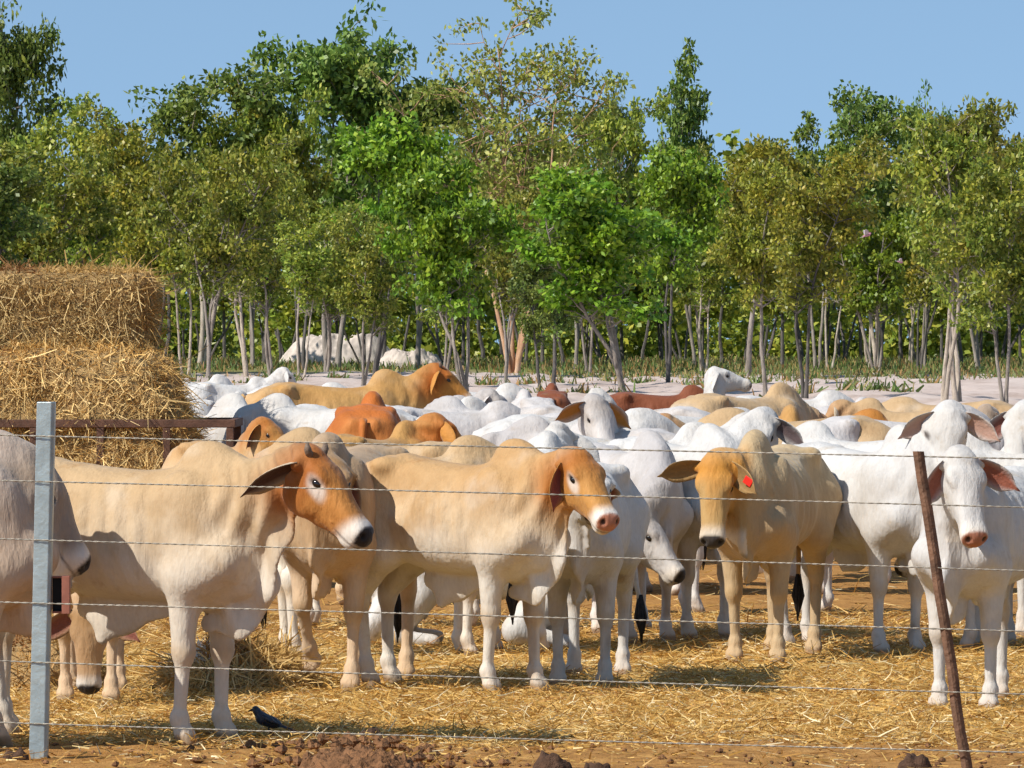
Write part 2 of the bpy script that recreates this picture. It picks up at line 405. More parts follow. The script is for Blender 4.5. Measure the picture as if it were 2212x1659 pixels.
    bz = lambda t: (1-t)**2 * b0 + 2*(1-t)*t * b1 + t*t * b2
    ts = np.linspace(0, 1, 8); pts = [bz(t) for t in ts]
    for i in range(7):
        t = ts[i]; d = pts[i+1] - pts[i]; hz = np.array([-d[1], d[0], 0]); hz = hz / (np.linalg.norm(hz) + 1e-6)
        hz = (np.array([0, 1, 0]) * (1 - t) + hz * t); hz /= np.linalg.norm(hz)
        rv = lambda q: .25 * (1-q) + .105 * q - .03 * math.sin(math.pi * q); kl = 1.72 - .42 * t
        fold = (lambda X, Y, Z: 0.016 * np.sin(46 * X + 12 * Z + 4 * np.sin(9 * Z)) )
        G.cone(pts[i], pts[i+1], rv(t), rv(ts[i+1]), 0.06, hz, kl, fold)
    # dewlap: thin hanging sheet from the throat to the brisket
    if dewlap > 0:
        th = hd((.10, 0, -.235)); n1 = bz(.62); n2 = bz(.30)
        dn = np.array([0, 0, -1.0]); ch = [th, (th*0.45 + (n1 + dn*.24) * .55), n2 + dn*(.30*dewlap) + np.array([.10, 0, 0]), np.array([.80*lx, 0, .74+dz]), np.array([.70*lx, 0, .58+dz]), np.array([.52*lx, 0, .56+dz])]
        rr = [.028, .045, .075*dewlap, .080*dewlap, .065*dewlap, .04]
        for i in range(5):
            d = ch[i+1] - ch[i]; hz = np.array([-d[1], d[0], 0]) * np.sign(d[0] if abs(d[0]) > 1e-3 else 1); nn = np.linalg.norm(hz[:2])
            hz = np.array([0, 1.0, 0]) if (nn < .06 or i >= 2) else hz / nn
            if hz[1] < 0: hz = -hz
            G.cone(ch[i], ch[i+1], rr[i], rr[i+1], 0.03, hz, 4.0, lambda X, Y, Z: .016 * np.sin(21 * X + 5 * Z) + .010 * np.sin(15 * Z + 30 * X))
    if navel > 0 and not lying:
        for a, b, r0, r1 in (((.34*lx, 0, .64), (.05, 0, .60), .05, .07), ((.05, 0, .60), (-.16, 0, .62), .07*navel+.02, .05), ((-.02, 0, .60), (-.06, 0, .60 - .12*navel), .06, .03)):
            G.cone(a, b, r0, r1, 0.05, np.array([0, 1.0, 0]), 2.6, lambda X, Y, Z: .012 * np.sin(18 * X))
    # head
    G.loft(P, RH, [(t_[0] * hs * .93, t_[1] * hs * 1.12, t_[2] * hs * 1.12, t_[3] * hs * 1.17) for t_ in [(-.06, -.03, -.13, .03), (-.03, .00, -.17, .07), (.04, .026, -.215, .096), (.12, .036, -.245, .104), (.19, .026, -.24, .094), (.27, .006, -.240, .078), (.36, -.022, -.215, .066), (.44, -.042, -.203, .068), (.505, -.053, -.200, .074), (.553, -.072, -.186, .067), (.585, -.10, -.158, .034)]], 0.03, 2.4, 0.60, 0.22)
    G.ell(hd((.0, 0, -.01)), np.array((.06, .075, .055)) * hs, RH, 0.05)
    for sd in (1, -1):
        G.ell(hd((.135, sd*.086, -.018)), np.array((.055, .028, .026)) * hs, RH, 0.035)
        G.ell(hd((.11, sd*.055, -.175)), np.array((.11, .042, .085)) * hs, RH, 0.05)
        G.ell(hd((.29, sd*.05, -.085)), np.array((.10, .022, .035)) * hs, RH, 0.04)
        G.ell(hd((.160, sd*.108, -.055)), np.array((.030, .020, .020)) * hs, RH, 0.02, sub=True)
        G.cone(hd((-.01, sd*.07, -.045)), hd((.0, sd*.115, -.055)), .040 * hs, .030 * hs, 0.03)
    G.ell(hd((.515, 0, -.105)), np.array((.058, .074, .050)) * hs, RH, 0.03)
    G.ell(hd((.495, 0, -.188)), np.array((.060, .050, .030)) * hs, RH, 0.02)
    for sd in (1, -1): G.ell(hd((.568, sd*.046, -.096)), np.array((.024, .017, .021)) * hs, RH, 0.012, sub=True)
    G.cone(hd((.36, .07, -.150)), hd((.36, -.07, -.150)), .004 * hs, .004 * hs, 0.012)
    for sd in (1, -1): G.cone(hd((.42, sd*.078, -.168)), hd((.57, sd*.068, -.172)), .005 * hs, .006 * hs, 0.014, sub=True)
    G.cone(hd((.590, .05, -.171)), hd((.590, -.05, -.171)), .009 * hs, .010 * hs, 0.014, sub=True)
    V, Q = surface_nets(G.F, G.lo, vox)
    # drop hidden crumbs: none expected; coat colours from anatomy
    c = [np.array(q) for q in COATS[coat]]
    H = (V - P) @ RH / np.array((hs * .93, hs * 1.17, hs * 1.12)); x, y, z = V.T; zz = z - dz
    nz = np_noise(V, 3.0, 3 + seed) ; n2 = np_noise(V, 9.0, 5 + seed)
    C = lerp(np.broadcast_to(c[0], V.shape), np.broadcast_to(c[1], V.shape), smooth(1.30 - zz + .10 * nz, .05, .40))
    low = smooth((.90 if coat in ('tan', 'cream') else .78) - zz + .12 * nz, -.06, .20)
    C = lerp(C, np.broadcast_to(c[2], V.shape), low)
    if coat in ('white', 'grey'):
        gre = smooth(x + .25 * nz, .35, .85) * (1 - smooth(x, 1.0, 1.2)) * smooth(zz, .5, .9) * (0.55 if coat == 'grey' else .18)
        C = lerp(C, np.broadcast_to(np.array((.33, .31, .31)), V.shape), gre)
        C = lerp(C, np.broadcast_to(np.array((.50, .40, .29)), V.shape), smooth(n2 + .5 * nz, .2, .8) * smooth(.95 - zz, -.1, .3) * .5)
    else:  # pale rump edge and patches of a tan hide
        C = lerp(C, np.broadcast_to(c[2], V.shape), smooth(-x + .12 * nz, .62, .80) * .7)
        C = lerp(C, np.broadcast_to(np.array(c[0]) * .90, V.shape), smooth(n2 * .6 + .7 * nz, .05, .5) * .75 * (1 - low))
        C = lerp(C, np.broadcast_to(np.array(c[2]), V.shape), smooth(-n2 * .5 - .8 * nz, .15, .6) * .28 * (1 - low))
    for kx, sgn in ((.50*lx, 1), (-.655*lx, 1)):   # tan knees, grey-brown hooves
        kn = np.exp(-((z - .43) / .05)**2) * smooth(np.abs(y), .06, .1) * (.28 if coat in ('white', 'grey') else .5)
    C = lerp(C, np.broadcast_to(np.array((.42, .27, .12)), V.shape), kn * (0 if lying else 1))
    if not lying:
        C = lerp(C, np.broadcast_to(np.array((.17, .125, .085)), V.shape), (1 - smooth(z, .04, .06)) * .9)
        C = lerp(C, np.broadcast_to(np.array((.50, .32, .16)), V.shape), (1 - smooth(z + .03 * nz, .03, .22)) * .35)
    st_n = np_noise(V * np.array([1, 1, .45]), 7.0, 23 + seed, 3)
    C = lerp(C, np.broadcast_to(np.array((.24, .15, .075)), V.shape), smooth(st_n, .32, .62) * .55 * (smooth(-x, .25, .6) + smooth(.75 - zz, 0, .25)).clip(0, 1))
    # head
    hm = smooth(H[:, 0] + .05 * nz, -.10, .05) * smooth(.30 - np.linalg.norm(V - hd((.22, 0, -.1)), axis=1), -.12, -.02) 
    near = (np.abs(H[:, 1]) < .17) & (H[:, 0] > -.14) & (H[:, 0] < .62) & (H[:, 2] < .12) & (H[:, 2] > -.33)
    hm = smooth(H[:, 0] + .06 * n2, -.30, .06) * smooth(H[:, 2] + .05 * n2, -.46, -.20) * (1 - smooth(np.abs(H[:, 1]), .15, .22)) * (H[:, 0] < .65)
    fc = lerp(np.broadcast_to(c[4], V.shape), np.broadcast_to(c[3], V.shape), smooth(H[:, 0] + .06 * n2, .04, .26) + .0)
    fc = lerp(fc, np.broadcast_to(c[4], V.shape), (1 - smooth(np.abs(H[:, 1]) + .02*n2, .02, .06)) * smooth(H[:, 2], -.06, .0) * .35)
    if headtop is not None: fc = lerp(fc, np.broadcast_to(np.array(headtop), V.shape), 1 - smooth(H[:, 0] + .05*n2, .0, .16))
    C = lerp(C, fc, hm * mask)
    if white_eye:
        e = np.sqrt(((H[:, 0] - .185) / .085)**2 + ((H[:, 2] + .068 + .25 * (H[:, 0] - .17)) / .048)**2) + .25 * n2
        C = lerp(C, np.broadcast_to(np.array((.76, .70, .62)), V.shape), (1 - smooth(e, .40, 1.2)) * .72 * near * smooth(np.abs(H[:, 1]), .05, .075))
    mz = smooth(H[:, 0] + .02 * n2 - .35 * (H[:, 2] + .12), .395, .50) * near
    C = lerp(C, np.broadcast_to(np.array(muzz), V.shape), mz)
    pad = H[:, 0] - .35 * np.maximum(np.abs(H[:, 1]) - .045, 0) + .25 * np.minimum(H[:, 2] + .115, 0)
    ns = smooth(pad, .520, .540) * near * smooth(H[:, 2], -.158, -.146)
    lip = near * smooth(H[:, 0], .545, .565) * (1 - smooth(H[:, 2], -.158, -.146))
    C = lerp(C, np.broadcast_to(np.array(nose) * .5 + np.array(muzz) * .35, V.shape), lip * .8)
    C = lerp(C, np.broadcast_to(np.array(nose), V.shape), ns)
    for sd in (1, -1):
        C = lerp(C, np.broadcast_to(np.array((.012, .01, .01)), V.shape), (1 - smooth(np.linalg.norm((H - np.array([.560, sd*.046, -.096])) / np.array([1.2, .9, 1.1]), axis=1), .010, .022)) * near)
        ed = np.sqrt(((H[:, 0] - .160) / .040)**2 + ((H[:, 2] + .055) / .021)**2)
        C = lerp(C, np.broadcast_to(np.array((.05, .035, .03)), V.shape), (1 - smooth(ed, .6, 1.1)) * near * smooth(sd * H[:, 1], .05, .07) * (.25 if closed else .85))
    ml = np.exp(-((H[:, 2] + .169) / .006)**2) * near * smooth(H[:, 0], .38, .42)
    C = lerp(C, np.broadcast_to(np.array((.10, .07, .06)), V.shape), ml * .75)
    if patch is not None: C = patch(V, C, nz)
    C = np.clip(C, 0.005, .85)
    root = empty(name, loc, heading); root.scale = (scale,) * 3
    tag(root, label, 'cow', group)
    me = mesh_np('body', V, Q, True, {'coat': C}); new_obj('body', me, M_COAT, root)
    # eyes
    for sd in (1, -1):
        if closed: break
        e = bmesh.new(); bmesh.ops.create_icosphere(e, subdivisions=2, radius=.031 * hs); mm = bpy.data.meshes.new('eye'); e.to_mesh(mm); e.free()
        mm.polygons.foreach_set('use_smooth', np.full(len(mm.polygons), True, bool))
        o = new_obj('eye', mm, M_EYE, root); o.location = hd((.160, sd*.084, -.055)); o.scale = (1.1, .85, .8); o.rotation_euler = Matrix(RH.tolist()).to_euler()
    # ears (droop, sweep back in degrees) in the head's frame
    ec = COATS[coat][3] if coat not in ('white', 'grey', 'cream') else COATS[coat][1]
    for sd, (dr, bk), tg in ((1, ears[0], tags[0]), (-1, ears[1], tags[1])):
        mm = ear_mesh((ec, earin), L=earL, W=.076, side=1, curl=earcurl)
        yawh = yaw
        # ear axis horizontal across the skull, drooped in world z
        lat = RH @ np.array([0, sd, 0]); fwd = RH @ np.array([1.0, 0, 0]); fwd[2] = 0; fwd /= (np.linalg.norm(fwd) + 1e-6)
        d0, b0_ = math.radians(dr), math.radians(bk)
        ax = lat * math.cos(b0_) - fwd * math.sin(b0_); ax[2] = 0; ax /= np.linalg.norm(ax); ax = ax * math.cos(d0) + np.array([0, 0, math.sin(d0)])
        # opening of the shell faces forward and a little down
        op = fwd * .95 + np.array([0, 0, -.35]); op = op - ax * (op @ ax); op /= np.linalg.norm(op)
        zax = -op; yax = np.cross(zax, ax)
        Mx = Matrix([[ax[i], yax[i], zax[i]] for i in range(3)])
        o = new_obj('ear', mm, M_COAT, root); o.location = hd((-.012, sd*.082, -.055)); o.rotation_euler = Mx.to_euler()
        if tg:
            t = MB(); t.box((.17, -.02, -.065), (.06, .05, .008)); t.box((.17, 0, -.048), (.014, .014, .03))
            tt = t.build('ear_tag', M_TAG[tg], o); bevel(tt, .003)
    if horn:
        for sd in (1, -1):
            p0 = hd((.015, sd*.060, .005)); p1 = hd((-.015, sd*.085, .035)); p2 = hd((-.035, sd*.09, .055))
            MB().tube([p0, p1, p2], [.019, .017, .008], 10).build('horn', M_HORN, root, True)
    # tail
    if tailx and not lying:
        sw, cu = tail
        pts = [(-.775*lx, 0, 1.20), (-.825*lx, sw*.2, 1.14), (-.845*lx, sw*.5, .98), (-.83*lx, sw*.9, .75), (-.82*lx, sw*1.0, .55), (-.82*lx, sw*1.1, .45)]
        m_ = MB().tube(pts, [.035, .03, .022, .017, .015, .013], 8)
        cc = np.array([COATS[coat][1]] * len(m_.v)); me = m_.mesh('tail', True)
        a = me.attributes.new('coat', 'FLOAT_COLOR', 'POINT'); a.data.foreach_set('color', np.hstack([cc, np.ones((len(cc), 1))]).astype(np.float32).ravel())
        t = new_obj('tail', me, M_COAT, root)
        mb = MB()
        for q in range(16):
            an = q * 2.4; r = .022 * math.sqrt(q / 16)
            ox, oy = r * math.cos(an), r * math.sin(an)
            mb.tube([(-.82*lx + ox*.4, sw*1.1 + oy*.4, .50), (-.815*lx + ox*1.4, sw*1.12 + oy*1.6, .36), (-.80*lx + ox*.7, sw*1.15 + oy*.7, .20 + .03 * (q % 4))], [.008, .012, .002], 5)
        mb.build('switch', M_TAIL, t, True)
    return root
def hoof(G, hf, sd):
    x, y, z = hf
    for o in (-.022, .022):
        G.cone((x + .006, y + o, z + .012), (x + .034, y + o * .9, max(.012, z - .032)), .036, .030, 0.012)
    if z < .08:
        pass
# ------------------------------------------------------------------ ground, sand, grass
def ribbons(P, D, L, Wd, bend, seg=2, cols=None, seed=0, name='straw'):
    """n bent ribbons; P start, D unit direction, bend = sideways/down deflection of the tip"""
    r = np.random.default_rng(seed); n = len(P)
    S = np.cross(D, r.normal(size=(n, 3))); S /= np.linalg.norm(S, axis=1)[:, None] + 1e-9
    V = np.zeros((n, seg + 1, 2, 3)); 
    for i in range(seg + 1):
        t = i / seg; c = P + D * (L * t)[:, None] + bend * (t * t)
        wd = Wd * (1 - .55 * t)
        V[:, i, 0] = c - S * wd[:, None] / 2; V[:, i, 1] = c + S * wd[:, None] / 2
    base = np.arange(n)[:, None] * (seg + 1) * 2
    Q = np.concatenate([base + np.array([i*2, i*2+1, i*2+3, i*2+2])[None] for i in range(seg)], 0)
    C = None if cols is None else {'tint': np.repeat(cols, (seg + 1) * 2, 0)}
    return V.reshape(-1, 3), Q, C
def straw_mat(name, rough=0.55, trans=0.15):
    m, nt, bs = node_mat(name); at = N(nt, 'Attribute', attribute_name='tint')
    nt.links.new(at.outputs['Color'], bs.inputs['Base Color']); bs.inputs['Roughness'].default_value = rough
    bs.inputs['Specular IOR Level'].default_value = 0.35
    if trans:
        out = nt.nodes['Material Output']; tr = N(nt, 'BsdfTranslucent'); mx = N(nt, 'MixShader'); mx.inputs[0].default_value = trans
        nt.links.new(at.outputs['Color'], tr.inputs[0]); nt.links.new(bs.outputs[0], mx.inputs[1]); nt.links.new(tr.outputs[0], mx.inputs[2]); nt.links.new(mx.outputs[0], out.inputs[0])
    return m
M_STRAW = straw_mat('dry_straw')
STRAW_COLS = np.array([(.56, .35, .10), (.64, .44, .15), (.44, .24, .055), (.74, .58, .28), (.82, .74, .52), (.30, .14, .035), (.52, .31, .08)])
STRAW_P = np.array([.22, .2, .2, .13, .06, .09, .10])
def straw_cols(n, seed, k=1.0):
    r = np.random.default_rng(seed); c = STRAW_COLS[r.choice(7, n, p=STRAW_P)] * r.uniform(.8, 1.15, (n, 1)) * k
    return np.clip(c, 0, .9)

def ground_h(X, Y):
    P = np.stack([X, Y, np.zeros_like(X)], 1)
    near = smooth(Y, 20, 26) * (1 - smooth(Y, 70, 120))
    h = near * (.030 * np_noise(P * np.array([1, .55, 1]), 1.6, 11, 3) + .022 * np_noise(P * np.array([1, .6, 1]), 5.5, 12, 2) + .010 * np_noise(P, 14, 13, 2))
    far = smooth(Y, 110, 190)
    h += far * (.18 * np_noise(P * np.array([1, .35, 1]), .16, 14, 3) + .26 * np_noise(P * np.array([1, .3, 1]), .7, 15, 3))
    return h - .012
def gh(x, y): return float(ground_h(np.array([x]), np.array([y]))[0])
xs = np.concatenate([-np.geomspace(3000, 42, 14), -np.linspace(40, 7.4, 64), np.arange(-7, 7.01, .12), np.linspace(7.4, 40, 64), np.geomspace(42, 3000, 14)])
ys = np.concatenate([np.linspace(-400, 24, 8), np.arange(25, 42, .085), np.arange(42, 70, .2), np.arange(70, 180, 2.0), np.geomspace(180, 900, 150), np.geomspace(920, 4500, 12)])
GX, GY = np.meshgrid(xs, ys, indexing='ij'); GX = GX.ravel(); GY = GY.ravel()
ny_ = len(ys); ii, jj = np.meshgrid(np.arange(len(xs) - 1), np.arange(ny_ - 1), indexing='ij'); b_ = (ii * ny_ + jj).ravel()
GQ = np.stack([b_, b_ + ny_, b_ + ny_ + 1, b_ + 1], 1)
def ground_mat():
    m, nt, bs = node_mat('ground_soil'); v = coords(nt); sep = N(nt, 'SeparateXYZ'); nt.links.new(v, sep.inputs[0])
    n1 = noise(nt, v, 0.9, 5, .6); n2 = noise(nt, v, 7, 5, .65); n3 = noise(nt, coords(nt, 'Object', (1, .5, 1)), 30, 4, .7); n4 = noise(nt, coords(nt, 'Object', (1, .25, 1)), .35, 6, .7)
    dirt = ramp(nt, n2, [(.28, (.20, .095, .030)), (.5, (.35, .175, .052)), (.72, (.45, .25, .085))])
    lit = ramp(nt, n3, [(.3, (.30, .15, .035)), (.5, (.48, .29, .08)), (.68, (.62, .44, .17))])
    def band(lo, hi, src, amp, nz):
        a = N(nt, 'Math', operation='MULTIPLY_ADD'); a.inputs[1].default_value = amp; nt.links.new(nz, a.inputs[0]); nt.links.new(src, a.inputs[2])
        mr = N(nt, 'MapRange', interpolation_type='SMOOTHSTEP'); mr.inputs[1].default_value = lo; mr.inputs[2].default_value = hi; nt.links.new(a.outputs[0], mr.inputs[0]); return mr.outputs[0]
    y = sep.outputs[1]
    straw_in = band(31.2, 32.4, y, 2.5, n1); straw_out = band(40.5, 45.5, y, 5.0, n1)
    c = mixc(nt, straw_in, dirt.outputs[0], lit.outputs[0]); c = mixc(nt, straw_out, c, dirt.outputs[0])
    sand = ramp(nt, n4, [(.3, (.36, .27, .22)), (.5, (.52, .42, .365)), (.7, (.60, .51, .455))])
    c = mixc(nt, band(100, 125, y, 30, n4), c, sand.outputs[0])
    gr = ramp(nt, noise(nt, v, 1.3, 4), [(.3, (.20, .13, .045)), (.5, (.16, .17, .045)), (.72, (.27, .20, .075))])
    c = mixc(nt, band(405, 455, y, 70, noise(nt, v, .05, 4)), c, gr.outputs[0])
    nt.links.new(c, bs.inputs['Base Color']); bs.inputs['Roughness'].default_value = .95; bs.inputs['Specular IOR Level'].default_value = .1
    bump(nt, bs, n3, .6, .03)
    return m
GV = np.stack([GX, GY, ground_h(GX, GY)], 1)
g_ = new_obj('ground', mesh_np('ground', GV, GQ), ground_mat()); tag(g_, 'orange feedlot dirt running back to pale pink sand under the trees', None, kind='structure')

def scatter(n, x0, x1, y0, y1, seed):
    r = np.random.default_rng(seed); y = r.uniform(y0, y1, n); hw = y * (1106 / F) * 1.1 + .4
    x = r.uniform(-1, 1, n) * hw; return r, x, y
def build_litter():
    Vs, Qs, Cs = [], [], []; off = 0
    for n, y0, y1, L0, seed in ((60000, 30.0, 36.5, .070, 1), (40000, 36.5, 44.5, .085, 2), (6000, 28.2, 31.0, .055, 3), (6000, 44, 60, .12, 4)):
        r, x, y = scatter(n, 0, 0, y0, y1, seed)
        P3 = np.stack([x, y, 0 * x], 1); cl = np_noise(P3 * np.array([1, .5, 1]), 1.7, 21, 3)
        keep = cl + r.uniform(-.55, .55, n) > (-.50 if seed < 3 else -.05); x, y = x[keep], y[keep]; n = len(x)
        z = ground_h(x, y) + r.uniform(0, .035, n)
        an = r.uniform(0, 2 * math.pi, n); el = np.where(r.random(n) < .16, r.uniform(.35, 1.1, n), r.normal(0, .16, n))
        D = np.stack([np.cos(an) * np.cos(el), np.sin(an) * np.cos(el), np.sin(el)], 1); L = L0 * r.uniform(.35, 1.7, n)
        bend = r.normal(size=(n, 3)) * (L * .22)[:, None]; bend[:, 2] -= np.maximum(el, 0) * L * .4
        V, Q, C = ribbons(np.stack([x, y, z], 1), D, L, r.uniform(.0025, .009, n) * (1 if seed < 2 else 1.15), bend, 2 if seed == 1 else 1, straw_cols(n, seed) * np.array([1.0, .94, .82]), seed)
        Vs.append(V); Qs.append(Q + off); Cs.append(C['tint']); off += len(V)
    o = new_obj('straw_litter', mesh_np('straw_litter', np.concatenate(Vs), np.concatenate(Qs), False, {'tint': np.concatenate(Cs)}), M_STRAW)
    tag(o, 'golden straw litter strewn over the feedlot floor', 'straw', kind='stuff')
build_litter()

# pale sand heaps far behind the herd, among the trunks
def sand_heap(x, y, width_px, h_px, label, seed):
    d = dist(y); s = F / d; w_, h_ = width_px / s, h_px / s
    n = 80; u = np.linspace(-1, 1, n); U, Vv = np.meshgrid(u, u, indexing='ij'); U = U.ravel(); Vv = Vv.ravel()
    P3 = np.stack([U * 2.2, Vv * 1.6, 0 * U + seed], 1); nz = np_noise(P3, 1.4, seed, 4); n2 = np_noise(P3, 5, seed + 1, 2)
    r = np.sqrt(U**2 + Vv**2); prof = np.clip(1 - r, 0, 1)
    h = h_ * (np.minimum(1, prof * 2.8) ** .7 * (.80 + .25 * nz) + .14 * n2 * (prof > 0.02))
    h = np.where(prof <= 0.02, -.4, h)
    V = np.stack([U * w_ / 2, Vv * w_ * .32, h], 1)
    a, b = np.meshgrid(np.arange(n-1), np.arange(n-1), indexing='ij'); q = (a * n + b).ravel(); Q = np.stack([q, q + n, q + n + 1, q + 1], 1)
    o = new_obj('sand_heap', mesh_np('sand_heap', V, Q), M_SAND); o.location = (wx(x, d), d, 0)
    tag(o, label, 'sand heap', 'pale sand heaps')
M_SAND = simple_mat('pale_sand', (.50, .43, .37), .95, .28, 1.2, 1.0)
sand_heap(735, 792, 270, 78, 'wide pale sand heap behind the trunks above the big tan bull', 3)
sand_heap(885, 797, 150, 46, 'smaller pale sand heap at the right foot of the wide one', 9)

def grass_band():
    r = np.random.default_rng(5); n = 60000
    y = 300 * (1 + r.random(n) * 1.1); x = r.uniform(-1, 1, n) * y * .093
    P3 = np.stack([x, y * .25, 0*x], 1); cl = np_noise(P3, .10, 31, 3); k = cl + r.uniform(-.4, .4, n) + np.where(x < 2, smooth(y, 375, 440), smooth(y, 305, 370)) * .80 > .32; x, y, cl = x[k], y[k], cl[k]; n = len(x)
    L = r.uniform(.12, .55, n) * (.6 + .8 * smooth(y, 330, 480)); D = np.stack([r.normal(0, .3, n), r.normal(0, .3, n), np.ones(n)], 1); D /= np.linalg.norm(D, axis=1)[:, None]
    pal = np.array([(.10, .15, .03), (.16, .19, .045), (.28, .22, .08), (.30, .17, .06), (.07, .12, .03)])
    pc = pal[r.choice(5, n, p=[.22, .28, .22, .16, .12])] * r.uniform(.75, 1.2, (n, 1))
    wx_, wy_ = [], []
    for q in range(70):
        dd = 205 + 190 * r.random() ** .7; cx = r.uniform(-1, 1) * dd * .088; m = int(r.integers(20, 70)); wx_.append(cx + r.normal(0, .35, m)); wy_.append(dd + r.normal(0, .5, m))
    wx_ = np.concatenate(wx_); wy_ = np.concatenate(wy_); m = len(wx_); x = np.concatenate([x, wx_]); y = np.concatenate([y, wy_]); n = len(x)
    L = np.concatenate([L, r.uniform(.15, .5, m)]); D2 = np.stack([r.normal(0, .6, m), r.normal(0, .6, m), np.ones(m)], 1); D = np.concatenate([D, D2 / np.linalg.norm(D2, axis=1)[:, None]]); pc = np.concatenate([pc, pal[r.choice(5, m)] * r.uniform(.8, 1.2, (m, 1))])
    V, Q, C = ribbons(np.stack([x, y, ground_h(x, y) - .05], 1), D, L, r.uniform(.05, .16, n), r.normal(size=(n, 3)) * .12, 1, pc, 8)
    o = new_obj('grass', mesh_np('grass', V, Q, False, C), M_STRAW); tag(o, 'rough green and brown grass under the far trees', 'grass', kind='stuff')
grass_band()

# ------------------------------------------------------------------ trees
def leaf_mat(name, stops, red=0.0):
    m, nt, bs = node_mat(name); g = N(nt, 'NewGeometry'); oi = N(nt, 'ObjectInfo')
    r = ramp(nt, g.outputs['Random Per Island'], stops)
    v = coords(nt); cl = noise(nt, v, .42, 3, .55)
    tint = ramp(nt, cl, [(.36, (.75, .92, .85)), (.5, (1, 1, 1)), (.68, (1.2, 1.1, .75))]); c = mixc(nt, .85, r.outputs[0], tint.outputs[0], 'MULTIPLY'); c = mixc(nt, 1.0, c, (1.75, 1.7, 1.45), 'MULTIPLY')
    if red:
        rd = ramp(nt, noise(nt, coords(nt, 'Object', (1.0, 1.0, 1.0)), .55, 2, .5), [(.70, (0, 0, 0)), (.78, (1, 1, 1))])
        ml = N(nt, 'Math', operation='MULTIPLY'); ml.inputs[1].default_value = red; nt.links.new(rd.outputs[0], ml.inputs[0])
        c = mixc(nt, ml.outputs[0], c, (.27, .085, .015))
    hs = N(nt, 'HueSaturation'); ma = N(nt, 'MapRange'); ma.inputs[3].default_value = .485; ma.inputs[4].default_value = .515; nt.links.new(oi.outputs['Random'], ma.inputs[0])
    mv = N(nt, 'MapRange'); mv.inputs[3].default_value = .82; mv.inputs[4].default_value = 1.18; nt.links.new(oi.outputs['Random'], mv.inputs[0])
    nt.links.new(c, hs.inputs['Color']); nt.links.new(ma.outputs[0], hs.inputs['Hue']); nt.links.new(mv.outputs[0], hs.inputs['Value'])
    nt.links.new(hs.outputs[0], bs.inputs['Base Color']); bs.inputs['Roughness'].default_value = .45; bs.inputs['Specular IOR Level'].default_value = .4
    out = nt.nodes['Material Output']; tr = N(nt, 'BsdfTranslucent'); mx = N(nt, 'MixShader'); mx.inputs[0].default_value = .28
    nt.links.new(hs.outputs[0], tr.inputs[0]); nt.links.new(bs.outputs[0], mx.inputs[1]); nt.links.new(tr.outputs[0], mx.inputs[2]); nt.links.new(mx.outputs[0], out.inputs[0])
    return m
LEAF = {
 'olive': leaf_mat('olive_leaves', [(0, (.050, .070, .010)), (.35, (.105, .135, .017)), (.7, (.165, .185, .026)), (1, (.25, .24, .05))], .55),
 'green': leaf_mat('bright_green_leaves', [(0, (.040, .075, .008)), (.4, (.085, .145, .010)), (.8, (.135, .20, .015)), (1, (.20, .25, .03))], .2),
 'dark':  leaf_mat('dark_green_leaves', [(0, (.038, .066, .014)), (.45, (.080, .125, .024)), (.85, (.13, .18, .036)), (1, (.19, .22, .06))], .1),
 'gold':  leaf_mat('yellow_green_leaves', [(0, (.065, .080, .010)), (.4, (.13, .145, .016)), (.8, (.20, .20, .025)), (1, (.30, .26, .05))], .35),
 'thin':  leaf_mat('pale_sparse_leaves', [(0, (.075, .090, .015)), (.5, (.14, .155, .03)), (1, (.22, .21, .06))], .3)}
def bark_mat(name, stops):
    m, nt, bs = node_mat(name); v = coords(nt, 'Object', (1, 1, .35)); f = noise(nt, v, 5, 5, .65)
    r = ramp(nt, f, stops); nt.links.new(r.outputs[0], bs.inputs['Base Color']); bs.inputs['Roughness'].default_value = .9
    bump(nt, bs, noise(nt, v, 14, 4, .7), .6, .05); return m
BARK = {'grey': bark_mat('grey_bark', [(.3, (.12, .095, .075)), (.5, (.25, .21, .175)), (.7, (.36, .31, .26))]),
        'dark': bark_mat('dark_bark', [(.3, (.05, .042, .038)), (.5, (.10, .088, .078)), (.7, (.17, .145, .125))]),
        'pale': bark_mat('pale_bark', [(.3, (.20, .15, .11)), (.5, (.40, .33, .26)), (.7, (.55, .47, .38))]),
        'pink': bark_mat('orange_pink_bark', [(.3, (.28, .14, .07)), (.5, (.44, .26, .15)), (.7, (.55, .38, .26))])}
